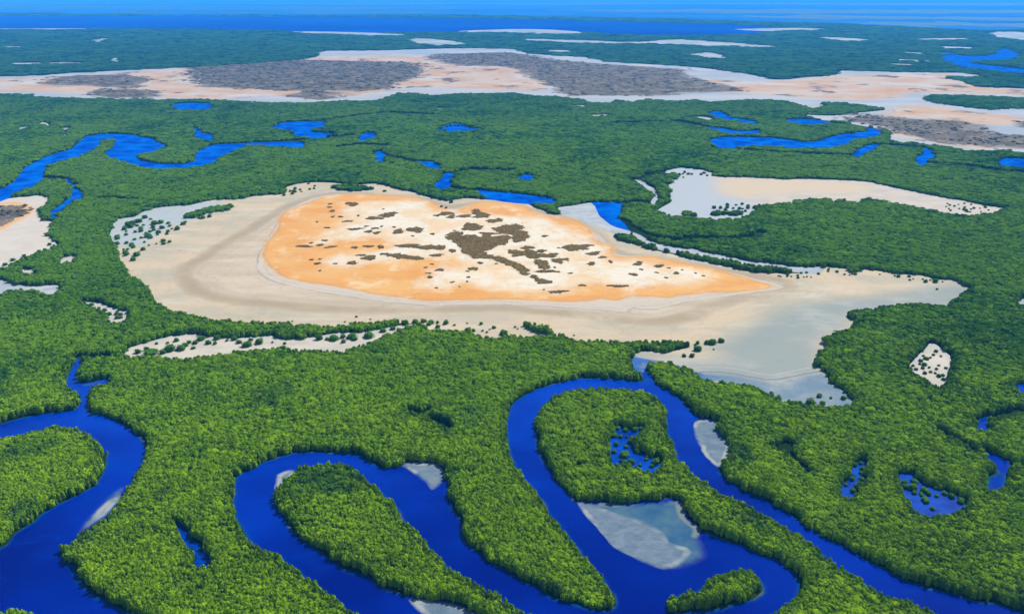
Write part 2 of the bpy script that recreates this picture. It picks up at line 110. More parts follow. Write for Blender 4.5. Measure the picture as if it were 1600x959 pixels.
SCRUB = {"a":[[-1694,3034],[-1672,3153],[-1599,3203],[-1397,3178],[-1287.2,2903],[-1310.9,2782.2],[-1427.9,2801.7],[-1546.4,2821.4]],
"b":[[-1348,3448],[-1307,3801],[-1134,3910],[-895,3910],[-703,3837],[-504,3766],[-349,3448],[-366,3178],[-406,3012],[-429.1,2706.9],[-619.9,2670.6],[-790.3,2688.6],[-954.3,2744],[-1063.3,2903],[-1145,3034],[-1242,3254]],
"c":[[-1365.4,2652.9],[-1289.4,2688.6],[-1180.6,2652.9],[-1100.7,2534.6],[-1165.1,2502.6],[-1277.6,2534.6]],
"d":[[-695.1,2600.9],[-636.5,2652.9],[-561.1,2635.3],[-491.4,2534.6],[-568.9,2441],[-660.2,2502.6]],
"e":[[-395,4147],[-263,4321],[0,4367],[181,3948],[396,3698],[661,3448],[659,3178],[723.7,2841.4],[739.2,2652.9],[567.7,2618],[497.5,2567.3],[316.4,2550.9],[200.2,2584],[146.5,2706.9],[111.9,2903],[73,3178],[0,3538],[-110,3600],[-283,3698]],
"f":[[846.6,2079.1],[962.1,2101.5],[1021.3,2035.6],[1106.1,2014.5],[1125.2,1934],[1108.5,1850.4],[1141,1806.9],[1407.6,1781.7],[1294.6,1629.1],[1056.9,1664.9],[1012.3,1679.6],[944.1,1702.2],[915,1781.7],[885.7,1841.6],[877.8,1924.4],[845,1993.8]],
"g":[[1228.4,1993.8],[1264.1,2014.5],[1314.4,1993.8],[1265.3,1914.8],[1210.7,1924.4]],
"h":[[-769.8,1180.6],[-732.4,1169.1],[-708.2,1143],[-699.9,1104],[-698.8,1060.9],[-718.2,1009],[-825,1176.7]]}
ZONE = {"ring_outer":[[-364.3,1039],[-375,958.8],[-387,896.1],[-384.8,861.8],[-361.7,829.8],[-331.8,796],[-301.8,777.2],[-262.1,766.2],[-214,757.3],[-153.8,746.9],[-96.5,750.4],[-51.6,752.1],[0,752.1],[63.2,735],[108.9,721.9],[138.7,713.8],[172.1,726.7],[201.1,752.1],[241.1,780.8],[300.9,815.6],[311,840.2],[289.7,859.6],[257.6,875.2],[225.9,898.4],[183.6,927.8],[156.5,937.9],[129.3,958.8],[121.7,1014.9],[108.3,1051.4],[86.3,1107.4],[57.4,1132.1],[28.4,1161.5],[0,1200.3],[-58.8,1204.3],[-95.9,1176.7],[-123.2,1212.4],[-164.2,1241.5],[-229.5,1258.7],[-281.4,1263],[-312.3,1241.5],[-339.8,1192.3],[-351,1128.5]],
"ring_inner":[[-321.5,1039],[-313.6,953.5],[-297.1,884.4],[-271.6,846.6],[-244.7,825.7],[-205.3,805.7],[-150.2,782.7],[-107.2,769.8],[-65.5,766.2],[0,768],[65,759.1],[112.1,746.9],[123.5,759.1],[145.6,755.6],[182.4,777.2],[218.7,790.2],[294,815.6],[292.7,833.9],[262.8,861.8],[224.9,893.7],[183.2,925.3],[156.1,935.4],[127.4,943.1],[121.1,1009],[107.7,1045.2],[86,1104],[57.1,1124.9],[28.3,1154],[0,1196.3],[-58.6,1200.3],[-76.1,1165.3],[-97.9,1165.3],[-122.8,1208.3],[-164.2,1241.5],[-228.8,1254.3],[-279.6,1254.3],[-309.4,1228.8],[-329,1169.1],[-332.4,1110.9]],
"orange":[[-317.2,1045.2],[-313.5,972.3],[-300,920.3],[-277.2,879.8],[-251.3,850.9],[-221.3,836],[-172.9,815.6],[-135.4,796],[-100.1,782.7],[-66.6,780.8],[0,782.7],[66.3,777.2],[93.8,786.5],[109.9,780.8],[128.4,794],[168.2,790.2],[187,799.8],[239.5,805.7],[273.2,815.6],[283.8,827.7],[261.6,857.4],[224.4,891.4],[182.8,922.8],[171.3,932.8],[144.9,927.8],[124.9,935.4],[129.3,972.3],[107.7,1000.3],[107.7,1045.2],[90,1097.2],[56.8,1117.9],[30,1146.6],[19.2,1176.7],[0,1192.3],[-37.2,1204.3],[-58.4,1196.3],[-75.8,1161.5],[-97.6,1161.5],[-122.5,1204.3],[-163.7,1237.2],[-228.1,1250],[-278.8,1250],[-298.5,1224.7],[-322.3,1169.1],[-333.4,1121.4]],
"white":[[-258.6,1128.5],[-234.4,1200.3],[-197.8,1216.4],[-136.7,1200.3],[-94,1150.3],[-37.4,1143],[27.6,1121.4],[88.1,1070.6],[104.4,1009],[124.3,964.2],[125.2,925.3],[175.7,912.9],[221.8,879.8],[229.8,857.4],[214.7,831.9],[172.9,815.6],[131.1,813.6],[89.9,815.6],[47.5,797.9],[0,799.8],[-41.7,819.6],[-96.8,815.6],[-109.1,831.9],[-99.1,873],[-84,912.9],[-108.5,927.8],[-151.3,903.2],[-190.7,891.4],[-223.2,903.2],[-220.7,945.7],[-161.6,972.3],[-198.9,1000.3],[-244.2,980.6],[-265.9,969.6],[-251.8,1014.9],[-237.8,1070.6]],
"pool":[[184.5,660.3],[211.3,696.7],[254.8,741.8],[304.5,775.3],[355.9,788.3],[409.7,803.7],[469.5,827.7],[497,840.2],[508.6,809.6],[439.3,753.8],[345.4,745.2],[326,712.2],[290.3,681.7],[269.5,639.9],[266.8,602.3],[273.6,559.7],[239.7,542.2],[203.4,568.2],[166.6,584.8],[154.8,602.3],[133.6,633.4],[101.1,639.9],[102.9,653.4],[136.7,650.6],[167.9,637.3],[186.6,645.2]],
"blue":[[103.5,645.2],[109.3,642.6],[118.8,638.6],[133.4,632.1],[148,621.9],[161.4,608.3],[176.7,604.7],[169.6,597.6],[156.9,599.9],[141.1,614.4],[121.8,629.5],[114.3,609.5],[108.2,604.7],[102.4,616.9]],
"tip":[[162,610.7],[187.7,605.9],[211,594],[234,599.9],[261.9,610.7],[266.8,595.2],[272.8,557.6],[245.7,545.2],[223.2,551.3],[203.4,568.2],[182.8,587.1],[159,597.6]],
"pool_left":[[-557.9,1077.1],[-537.2,1176.7],[-485.5,1192.3],[-439.6,1200.3],[-434.1,1128.5],[-460.5,1077.1],[-467.8,1029.8],[-466.3,986.1],[-509,972.3]],
"tan_left":[[-781.4,1200.3],[-756.7,1208.3],[-717.6,1176.7],[-695,1139.3],[-688.1,1104],[-686.9,1070.6],[-685.8,1039],[-711.8,986.1],[-860.2,1216.4]],
"cream_right":[[353.3,1371.8],[491.7,1356.7],[578.3,1327.3],[587.5,1285.3],[538.9,1254.3],[462,1267.4],[362.6,1241.5],[327.5,1285.3]],
"grey_right":[[270.6,1469.7],[354.3,1424.6],[328.5,1267.4],[346.1,1216.4],[380.3,1165.3],[323.2,1093.8],[197.5,1093.8]],
"salt_orange":[[-2910.2,2903],[-1869,3034],[-1612,3228],[-1374,3448],[-1114,3837],[-885,4147],[-506,4147],[-59,3873],[96,3128],[104.7,2706.9],[-41.9,2706.9],[-343.8,2782.2],[-471.7,2534.6],[-707.6,2534.6],[-896.5,2456.1],[-1293.4,2567.3],[-1653.1,2670.6],[-2619.1,2600.9]],
"salt_orange_b":[[616,3081],[862.6,2945.6],[1075,3034],[1270,3178],[1686,3228],[1653.1,2670.6],[2014.7,2600.9],[1941.9,2502.6],[1591.9,2567.3],[1305.7,2635.3],[1165.1,2502.6],[999.1,2426],[795.9,2567.3],[628,2706.9]],
"salt_orange_c":[[1116.5,2312.3],[1213.1,2220.8],[1262.8,2124.4],[1289.4,2057.1],[1166.6,1953.5],[1106.1,2014.5],[1063.7,2057.1],[963.7,2124.4]],
"salt_orange_d":[[869,1886.7],[929.3,1841.6],[956.1,1725.3],[991.8,1643.2],[924.8,1664.9],[874.2,1725.3],[833.9,1773.4]],
"dry_bank":[[42,426.5],[50.1,402.4],[59.3,382.7],[76.4,368.7],[84.8,364.9],[93,368.7],[100.4,376.4],[100.7,381.5],[91.6,386.7],[88.3,395.7],[81.4,404.9],[61.4,416.5]],
"dry_spit":[[-250,433.4],[-249.9,422.5],[-250.7,413.2],[-253,407.5],[-255.8,401.2],[-256.8,408.7],[-256.4,418.5],[-255.1,428.6]]}
BARS = {"sandbank_a":[[-76.2,469.9],[-68.9,462.9],[-62.9,455.2],[-56.6,447.8],[-51.7,440.5],[-47.9,444.1],[-44.7,451.5],[-44.2,461.3],[-47.7,467.6],[-52.6,473.1],[-60.4,473.1],[-71.5,473.9]],
"sandbank_b":[[136.5,528.5],[144.8,533.3],[155.4,529.4],[151.7,518.1],[155.5,499.1],[154.9,489.6],[147.3,477.2],[140.9,465.2],[136.3,471.5],[132.8,485.4],[132.3,504.4],[133.8,518.1]],
"sandbank_c":[[41.3,427.9],[44.2,415.2],[50.1,402.4],[54.7,391.5],[59.3,382.7],[68.2,374.2],[76.3,367.6],[84.5,363.3],[93.4,363.3],[103.2,367.6],[111.3,373.1],[112.9,379.8],[111.5,390.3],[114.7,400],[109.5,410],[108.2,423.1],[105.8,431.3],[91.1,428.6],[64.6,427.2]],
"sandbank_d":[[-153.7,441.2],[-157.1,455.2],[-155.4,459.8],[-150.8,463.6],[-144.6,462.9],[-145.9,453],[-148.7,442.7]],
"sandbank_e":[[-249.9,444.1],[-247.1,421.8],[-249,411.3],[-251.8,404.9],[-256.6,395.1],[-259.4,393.9],[-260.5,406.8],[-260.6,423.1],[-257.6,438.4],[-254.7,445.6]],
"sandbank_f":[[-55,340],[-51.1,341.4],[-33.8,338.1],[-20,332.4],[-9.7,319.7],[-32.3,317.5],[-44.4,326.4],[-50.1,332.4]],
"sandbank_g":[[-308.3,512.5],[-299.7,506.2],[-288.8,493.9],[-283,484.6],[-287.3,487.9],[-297.6,500]],
"sandbank_h":[[-795.9,1672.2],[-778.8,1709.8],[-721.9,1679.6],[-729.4,1615.2],[-742.4,1594.7],[-767.2,1622.1]],
"sandbank_i":[[128.2,1154],[142.2,1161.5],[147.5,1110.9],[150.2,1060.9],[140.3,1080.4],[132.6,1107.4]],
"sandbank_j":[[-361,596.4],[-355,594],[-343.5,595.2],[-334.6,601.1],[-334.4,592.9],[-341.2,588.3],[-348.3,583.7],[-355.8,588.3]]}
HEDGE = [[[11.1,715.4],[24.6,712.2],[39.4,699.8],[36,692.1],[21.1,696.7],[13.4,706]],[[-464.9,1107.4],[-463.1,1132.1],[-446.9,1165.3],[-426.9,1176.7],[-416.5,1165.3],[-432,1135.7],[-446.9,1117.9],[-452.7,1104]],[[246.2,1135.7],[257.9,1143],[265.8,1132.1],[261.9,1117.9],[245.4,1117.9]],[[283.5,1128.5],[302.8,1139.3],[320.5,1135.7],[333.5,1132.1],[329.7,1117.9],[303.1,1121.4],[283.9,1117.9]],[[-290.7,1303.7],[-253.6,1308.3],[-223.6,1285.3],[-247.2,1271.9],[-281,1276.3]],[[266.4,1392.5],[287.4,1403.1],[285.1,1361.7],[258.7,1336.9]],[[388.1,879.8],[400.1,882.1],[398,873],[386.8,870.7]],[[-528.4,1070.6],[-525.7,1080.4],[-515,1064.2],[-517.3,1051.4]]]
GROVE = [[1252.5,2502.6],[1344.8,2550.9],[1535,2471.4],[1874.1,2411.2],[1714.6,2196],[1401.5,2246.3],[1299.8,2220.8],[1235.7,2298.8],[1204.2,2382.1]]
BIG = [[-87.3,1014.9],[-81.6,1029.8],[-76.7,1045.2],[-65.8,1035.9],[-66.5,1017.9],[-57.8,1012],[-48.9,1020.8],[-40.2,1012],[-35.6,1026.8],[-25.2,1014.9],[-12.7,1023.8],[-2.5,1012],[-7.4,986.1],[-17.8,975.1],[-25.6,961.5],[-31.4,943.1],[-21.8,932.8],[-11.6,925.3],[-2.3,912.9],[6.1,908],[15.6,886.7],[20.4,866.3],[14.5,861.8],[8.8,870.7],[0.7,889],[-7.5,896.1],[-15.2,910.5],[-24.6,917.8],[-34.1,927.8],[-44.1,925.3],[-53.7,932.8],[-61.5,945.7],[-64.8,961.5],[-71.4,989],[-79.3,997.5]]
BIG_UPPER = [[-19.7,1035.9],[-26.1,1054.6],[-18.3,1060.9],[-9.7,1073.9],[-2.6,1070.6],[4.4,1080.4],[14.9,1067.4],[12.9,1045.2],[22.2,1032.9],[19.2,1009],[14,994.6],[7.4,989],[0.8,991.8],[-0.8,1009],[4.2,1020.8],[-2.5,1026.8],[-11,1023.8]]
MARSH = [[[-16770,17291],[-12620,18805],[-8063,18016],[-3721,16621],[-461,15425],[-3225,14388],[-6116,14888],[-8599,14388],[-12232,14888]],[[-6449,13272],[-3527,13481],[-948,12681],[-2543,12140],[-4607,12315]],[[520,13920],[2829,15152],[5560,14888],[8322,13920],[11085,13481],[6449,12315],[3583,11969],[1897,12681]],[[2821,10760],[4412,11333],[5505,10495],[8248,10001],[6174,9140],[4556,9341],[3298,9771]],[[3351,8413],[4474,8762],[5475,8091],[4525,7515],[3742,7651]],[[-30466,24066],[-15181,25490],[-1792,24066],[11884,22792],[25804,21646],[10262,19666],[-3072,20609],[-16128,21646]]]
GAPS = [[[-505.2,1980.5],[-462,2032.7],[-396.1,2110.2],[-338.8,2169.2],[-268.2,2145.2],[-199.1,2121.8]],[[-542.7,1713.8],[-490.5,1721.6],[-417.6,1761.6],[-362.9,1803.3]],[[-355.8,1661.1],[-321.5,1690.8],[-265.7,1675.8]],[[-248.6,1577.4],[-213.9,1532.1],[-180.6,1507.3]],[[-112.3,1399],[-69.1,1437.2],[0,1426.1]],[[-104.6,1295],[-77.5,1276.7],[-51.5,1272.3]],[[156.1,1086.5],[170.3,1032.1],[187.6,1008.1],[215.7,993.7],[233.9,1002.3],[258.8,1002.3],[312.7,1008.1],[331.2,1029]],[[165.9,1184.4],[195.2,1200.3],[210.2,1184.4]],[[207.7,1342.7],[232.7,1378],[266.8,1415.1]],[[418.2,1646.6],[488.7,1618.2],[579.9,1584.1],[660.3,1564.2]],[[768.5,1683.3],[820.3,1668.4],[839.5,1639.4]],[[782.6,1495.2],[827.1,1477.3],[869.1,1426.1],[921.3,1399]],[[248.7,1980.5],[345.3,2001],[410.1,2011.5],[458.5,1911.5]],[[358.6,530.7],[376.5,538.6],[397.8,545.6]],[[312.7,512.8],[318.4,496.7],[324.2,482.2]],[[337.5,468.4],[344.7,464.4],[350.5,459.8]],[[-382.4,639.6],[-365.1,640.9],[-343.3,645]],[[776.3,1990.7],[823.4,1940.5],[837,1892.7]],[[-803.2,1367.8],[-765,1357.6]],[[-639.4,1220.6],[-579.3,1212.4]],[[-78.3,543.6],[-70.5,538.6],[-64.5,542.6]],[[-60.1,531.7],[-52.1,522.1],[-46.9,516.5]],[[188.3,488.1],[197.8,496.7]],[[195.6,496.7],[193.3,475.6],[197.5,459.8]],[[322.6,434],[337,437.6]]]
PATCH = [[-242,1188.4,9.7,11.8,0],[-263.3,1146.6,4.7,4.6,0],[-244.7,1114.4,3.7,3.5,0],[-274.9,1188.4,2.9,3.9,0],[-271.8,1169.1,3.3,3.8,0],[-230.1,1090.4,6.3,4.2,0],[-220.4,1121.4,1.8,4.4,0],[-190,1157.7,1.4,3.7,0],[-195.2,1107.4,11.2,9.2,-0.48],[-178.7,1124.9,13,13,-0.42],[-108.4,1121.4,4.1,5.3,0],[-212.3,1051.4,10.4,5.5,0],[-199.7,1064.2,2.9,2.7,0.6],[-185.9,1054.6,4.4,4.4,0.37],[-178.7,1064.2,2.2,3.2,0],[-192,1039,6,5.4,0],[-179.9,1032.9,5.1,6.1,0],[-160.7,1060.9,2.2,3.2,0],[-152.6,1039,8.1,10.6,-0.19],[-129.6,1048.3,10.4,14.1,0],[-105.2,1026.8,2.5,4.5,0],[-130.4,1017.9,1.7,3,0],[-250.9,1057.8,3.9,3.2,0],[-241.3,997.5,3.3,2.9,0],[-272.3,1087.1,1.8,3.3,0],[-255.7,1114.4,2.7,3.5,0],[-95.4,1132.1,9.7,11.7,0.38],[-86.7,1114.4,6.4,8.7,0],[-68.7,1117.9,11.9,7,0],[-46.2,1128.5,13,19.5,0.14],[-25.1,1093.8,9,11.8,0],[-55,1060.9,15.7,16,0],[-30.6,1029.8,13.2,4.4,-0.23],[-61.8,1009,14.7,12.9,-0.2],[19.3,966.9,7.4,8,0.18],[37.3,953.5,7,3.7,0.39],[15,945.7,14.7,12.5,-0.27],[31.9,932.8,13.2,11.4,0],[48.4,935.4,8.3,8.5,0.31],[56.7,915.3,10.1,11,0.12],[34.9,905.6,8.6,13.9,-0.28],[39.7,875.2,11.8,5.6,-0.1],[50,889,1.5,2.3,0],[25.2,855.2,4.3,7.5,0.54],[34.8,840.2,10.7,7.4,0.1],[49.4,807.6,9.7,3.9,0.1],[34.5,813.6,1,2,0],[80.4,966.9,20.1,12.2,0],[99.8,943.1,9.3,6.2,0.28],[109.3,927.8,3.9,5,0],[93.8,903.2,4.9,6,0],[117.4,910.5,2.3,4.9,0],[148,900.8,6.3,3.5,0.19],[152,908,3.8,3,0],[171.7,893.7,6.3,4.6,0.19],[182.4,886.7,1.9,2.3,0],[149.7,882.1,2.2,2.3,0],[138.2,864,4.4,4.4,0],[165.6,870.7,1.8,2.2,0],[173.4,853.1,2.2,2.2,0],[187.8,868.5,3.7,3.4,0],[196.7,879.8,1.5,1.7,0],[209.8,868.5,1.5,1.7,0],[216.6,859.6,1.4,2.2,0],[116.1,825.7,12.1,3.1,0.08],[77.1,827.7,3.5,2.6,0],[66.5,868.5,2.9,2.2,0],[42.9,1017.9,4.2,3.7,0],[-261.7,972.3,12.5,3.4,-0.11],[-243.6,977.8,5.3,3.5,0],[-228.1,969.6,6.5,3.7,0.43],[-240.5,997.5,2.5,2.9,0],[-197.7,966.9,4.1,3.8,-0.34],[-181,972.3,7.2,4,0.19],[-165.2,969.6,4.4,6.8,0],[-132.8,975.1,16.4,6.8,-0.08],[-103.1,969.6,17.7,10.8,0.08],[-184.2,935.4,7.8,2.6,0],[-172.4,925.3,10.6,8.2,-0.36],[-189.6,905.6,6.8,6,0],[-132,930.3,26.9,8.5,-0.29],[-92.1,935.4,8,5,-0.16],[-73.8,953.5,4.8,6.6,0],[-37.2,905.6,3,3.6,0],[-44.6,884.4,5.2,6.9,0],[-50.8,875.2,1.8,2.3,0],[-49,855.2,2.5,2.2,0],[-65.9,838.1,2.8,2.1,0],[-83.5,879.8,6.3,3.4,0.18],[-92.3,855.2,3.2,3.3,0],[-95,868.5,2.9,2.2,0],[-100.7,889,2.3,2,-0.53],[-94.4,900.8,2.3,2.4,0],[-230,903.2,3.8,3.6,0],[-240.2,917.8,2.9,2.2,-0.44],[-230.8,920.3,2.3,2.5,0],[-256.9,986.1,2.5,2.8,0],[-208.8,903.2,2.6,2.4,0],[-221.3,877.5,1.1,3.4,0],[-18.2,903.2,1.9,2.4,0],[-57.2,823.6,1,2,0],[-82,819.6,1.4,2,0],[-49.7,840.2,1.1,2.1,0],[6.2,935.4,6,6.9,-0.44],[38.8,889,7.9,5.6,0.3],[35.6,950.9,4.8,5.3,0]]
STAND = {"left":[[-424.4,491.3],[-404.1,516.2],[-375.9,516.2],[-333.9,535.2],[-275.4,491.3],[-262.9,459],[-275.5,413.2],[-290.1,371.4],[-315.7,355.4]],
"tongue":[[8.9,547.2],[26.1,587.1],[79,592.9],[110.1,589.4],[114.3,547.2],[116.8,500],[123.5,466.8],[128.3,450],[147.8,428.6],[167,406.2],[182.6,379.8],[206.6,346.8],[242,317.5],[254.5,290.9],[110.6,290.9],[134.7,331],[151.2,347.8],[152.5,360.6],[140.6,368.7],[111.9,385.6],[101.1,406.8],[76.8,400.6],[39.4,413.2],[27.9,435.5],[14.1,474.7]]}
BUSH = {"strip":[[-320.4,650.1,11.4],[-306.8,655.9,10.3],[-132.9,686.5,8.9],[-240.5,666.2,8.7],[-164.5,680.7,8.3],[-148.8,685.1,8.3],[-231.3,672.4,7],[-297.3,658.3,6.9],[-287.2,679.6,7.1],[-178.3,681.4,5.9],[-333.1,651.7,5.7],[-273.1,681.4,5.9],[-267.3,687.3,6],[-157.3,686,5.4],[-145.5,680.1,5.3],[-121.8,699.6,5.5],[-327.5,657.4,5.2],[-310.3,650.5,5.1],[-277.2,671.4,5.3],[-256.6,680.1,5.3],[-154.4,674.5,4.7],[-113.3,704.5,4.9],[-296.2,665.9,4.6],[-289.6,671.6,4.7],[-308.8,677.4,4.7],[-249.7,673.1,4.7],[-287.2,660.5,4],[-295.5,673.2,4.1],[-271,670.4,4.1],[-240.9,679,4.1],[-171,680.7,3.6],[-262.4,677.7,3.5],[-207.4,670.7,2.9],[-315,672.1,2.9],[-308.6,666.4,2.9],[-324.3,670.7,2.9],[-219.4,673.7,2.3]],
"bottom":[[-7.8,693,7.2],[-41.8,699.5,6.1],[-86,723.4,5.6],[-78.2,720.1,5.6],[-63.8,718.5,5.6],[-93.9,721.7,5.6],[-71.1,709.3,4.3],[-80.3,715.7,4.3],[-72.1,720.7,3.7],[-36.4,700.2,3.6],[-29.7,717.5,3.7],[-17.1,708,3.7],[-216.9,720.7,3.7],[-230,720.9,3.1],[-55.5,714.7,2.5],[-27.9,700.6,2.4],[-23.6,697.5,2.4],[-153.7,735.9,2.5],[-235.8,719.5,2.5],[3.1,709.9,2.5],[-43.4,719.7,1.9],[-21.3,703.8,1.8],[-138.8,729.4,1.9],[-242.4,722.9,1.9],[-246.6,724.5,1.9],[-214.1,724.5,1.9],[-162.6,722.9,1.9],[5.5,705.4,1.8],[58.1,690.1,1.8]],
"tip":[[166.5,656.9,6.9],[183.5,670.9,7],[178.4,671.4,5.3],[192.3,675.8,5.3],[158.6,644,4.5],[151.9,644.1,4],[169.7,671.8,4.1],[166.6,668,2.3],[181.2,658.4,1.7]],
"pool":[[233.1,555.8,7],[244.1,568.3,4.1],[262.1,565,4],[242.4,556.6,4],[225.3,557.9,3],[207.7,574.1,2.6],[252.2,565.5,2]],
"top":[[-348.1,1263.7,7.2],[-358.9,1242.7,6],[-92.6,1197.4,5.8],[-355.6,1269.2,5.1],[-204.5,1269.2,5.1],[-352.9,1287.1,5.2],[-348.1,1251.7,5.1],[-340,1325,4.3],[-325,1306.1,4.2],[-321.8,1287.7,4.2],[-328.1,1283.1,4.2],[-342.5,1278.6,4.1],[-105.1,1171.1,3.8],[-97.8,1163.5,3.8],[-337.4,1265.9,3.1]],
"left":[[-476.8,1014.3,8.7],[-521.1,1086.6,9.2],[-493.7,1076.1,9.1],[-457,934.1,7.8],[-470.4,936.1,7.2],[-418.6,1152.9,8.4],[-525.4,1079.3,7.5],[-523.1,1048.2,7],[-486.7,1080.5,7.1],[-520.6,1107.6,7.2],[-451.9,1048.7,6.9],[-474.8,1054.9,6.9],[-453.3,1073.4,7],[-516.2,1011.7,6.5],[-453,915.1,5.9],[-448.7,994.1,6.2],[-475.4,944.3,5.9],[-501.6,981,6],[-470.7,1033.2,6.3],[-512.1,1003.9,6],[-458.7,956.1,5.8],[-488.4,1058,6.3],[-482.7,978.7,5.8],[-437.8,1106.3,6.4],[-475.2,966.3,5.6],[-446.6,1120.4,6.4],[-496.9,1039.5,5.8],[-443.3,981.6,5.4],[-470.8,1007.6,5.6],[-431.2,1113.3,5.8],[-492,984.4,5.1],[-501.8,1051.2,5.4],[-459.8,1037,5.4],[-475.7,1078.4,5.3],[-452.4,1128.7,5.4],[-481.9,1044.8,5],[-438.8,989.1,4.7],[-483.5,1036.5,4.8],[-454.6,1083.5,4.8],[-508.7,1021.4,4.6],[-480.6,972.7,4.3],[-468.6,1064.6,4.7],[-488.4,1000.4,4.4],[-485.4,1028.6,4.4],[-513.8,1066.2,4.5],[-502.6,1034.9,4.2],[-455.6,1058.1,4.3],[-456.7,1025.3,4.1],[-478.6,957.7,3.8],[-492.3,1088.8,4.2],[-483.3,1008.1,4],[-470.8,988.8,3.8],[-422.3,1143.8,4.3],[-467.8,1022.6,3.8],[-443.8,1106.2,4],[-509.3,1100.1,3.9],[-506.5,1069.3,3.7],[-528.6,1058,3.5],[-483.6,958.1,3.1],[-459.8,1050.5,3.4],[-524,1058.7,3.4],[-516,1038.3,3.3],[-452.6,981.8,2.9],[-459.4,975.3,2.8]],
"right":[[468.3,838.2,5.7],[457.7,838.1,4.4],[435.3,855.2,4.2],[390.2,864.1,3.7],[372.3,871.9,3.6],[313.2,863.8,3.6],[348.6,864.8,3.4],[447.5,856,3.4],[400.7,874.5,3.3],[366,880.8,3.3],[320.8,851.4,3],[329.9,867.7,3],[443.1,844.5,2.9],[458.8,814.6,2.8],[336.6,869.3,2.9],[310.6,856.7,2.8],[377.8,863.4,2.7],[323.4,859.8,2.7],[362.9,873.9,2.7],[386.9,864.6,2.7],[465.9,843.8,2.5],[432.7,858.4,2.5],[470.4,846.3,2.4],[301.1,857.8,2.4],[458.7,846.8,2.3],[332.1,855.3,2.3],[303.1,855.8,2.2],[314.9,856.1,2.2],[417.9,863.7,2],[382.8,861.3,2],[328.2,853.8,1.9],[476.7,838.6,1.9],[336.5,854,1.9],[448.6,847.8,1.8]],
"basin":[[299.4,1162.6,6.2],[323.9,1180.9,6],[349.1,1161.4,5.7],[319.5,1165.3,5.6],[313.2,1148.9,5.4],[352.6,1173.2,5.4],[334.4,1138.9,5.2],[308.9,1161.3,5.1],[336.2,1158.7,5],[311.9,1134.3,4.8],[301.5,1135,4.8],[329.7,1142.3,4.6],[347.1,1185.4,4.6],[323.5,1140.4,4.3],[340.9,1143.6,4.3],[327.1,1159.6,4],[336.7,1180.3,4],[340.5,1157.6,3.6],[299.6,1145.1,3.5],[310.9,1170.7,3.5]],
"basin_top":[[339.1,1407.3,6],[292.6,1392.1,5.7],[309.8,1399,5.7],[331.5,1396.2,5.6],[306,1413.4,5.3],[340.3,1387.1,4.8],[315.3,1397.4,4.6],[299.9,1399.5,3.6],[295.7,1372.8,3.5]],
"taper":[[664.2,1145.6,4.8],[703.6,1166.1,4.7],[683.7,1161,4],[664.5,1153.2,3.9],[663.4,1140.7,3.7],[657.3,1179.1,3.8],[661.6,1174,3.7],[642.8,1148.2,3.6],[673.3,1166.8,3.6],[668.5,1159,3.4],[685,1190,3.4],[676.7,1155.7,3.2],[692,1184,3.2],[699.8,1150.6,3],[661,1158.6,3],[667,1139.6,2.8],[658.8,1188.7,2.8],[645.4,1158.2,2.8],[683.9,1141.9,2.6],[692.8,1161,2.6],[647.8,1171.1,2.6],[673,1184,2.5]],
"clearing":[[362.6,638.3,4.3],[355.2,625.9,4],[356.6,604.1,3.8],[355.9,634.3,3.8],[357.6,598,3.3],[343.7,617.1,3.3],[347.5,609.4,3.2],[350.7,619.6,3.2],[361.1,605.8,3.1],[378.5,653.6,3.1],[370.5,619.9,2.8],[353.6,612,2.7],[361.6,617.9,2.6],[344.7,624.4,2.7],[378.3,643.8,2.5],[356.7,620.9,2.3],[356.6,609.9,2.3],[362.9,644.4,2.4],[352,627.8,2.3],[367.3,640.6,2.3],[367,625.1,2.2],[372.8,646.1,2.3]],
"loop":[[86.8,501,6.4],[78.1,480.6,5.9],[97.4,471,4.8],[85,498.4,4.7],[99,473.2,4.5],[81.5,472,4.4],[74.3,507.8,4.4],[76.9,472.2,3.9],[89.9,515.7,4.1],[87.8,487,3.9],[90.1,505.2,3.9],[74,495.5,3.5],[78.6,506.7,3.5],[83.1,515.2,3.6],[71.3,485.7,3.2],[94.9,467.5,3],[80.6,492.4,3.1],[77.9,518.4,3.2],[95,517.3,3.1],[92.5,476.3,2.7],[81.1,470.7,2.6],[87.2,469.2,2.2],[93.2,478.8,2.2],[87.8,484.4,2],[74.6,474.4,2],[82.7,505.9,1.9]],
"pond":[[259.6,441.4,5.5],[265.7,438.7,4.4],[279.9,432.6,4.2],[263.8,448.5,4],[261.5,429.2,3.8],[261.1,427,3.7],[255.2,443.5,3.8],[282.5,426.1,3.7],[256.6,447.5,3.8],[284.1,428.4,3.6],[277.3,435.5,3.3],[266.8,435.3,3.2],[258.2,436.3,3],[261.7,419.4,2.9],[263.8,450.6,2.7],[271.9,445.5,2.6],[274.3,441.5,2.5],[262.2,434.1,2.5],[270.9,433.1,2.4],[262.2,435.9,2.2]],
"pond2":[[219.7,438.9,3.7],[224.6,451.8,3.4],[230.4,451.8,3.2],[232.7,468.7,3.3],[224,444.3,3.1],[235.9,464.2,3],[233.3,459.6,2.7],[217.7,445.3,2.5],[233.7,456.7,2.4],[227.1,456.7,2.3],[237.8,471.6,2.3],[237.7,466,2.2]],
"speckle":[[-165.6,1903.6,9.1],[-153.4,1926.7,7.1],[-97.6,1907.9,6.9],[-126.8,1939.2,7],[-153.6,1883.2,6.3],[-145.2,1936.7,6.3],[-135.5,1946.3,6.3],[-91.6,1916.7,5.5],[-148.6,1953.6,5.5],[-106.2,1920.7,5.3]],
"flat_left":[[-595,896.6,5.1],[-596.4,914.7,5.2],[-579.6,954.5,4.9],[-584,949.2,4.8],[-591.6,929.9,4.7],[-574.7,962.5,4.8],[-586.4,977.2,4.7],[-581,938.2,3.6],[-584.4,934,3.4],[-578.8,974.1,3.5],[-578.4,940.2,3.3],[-584.6,926.4,3.2]],
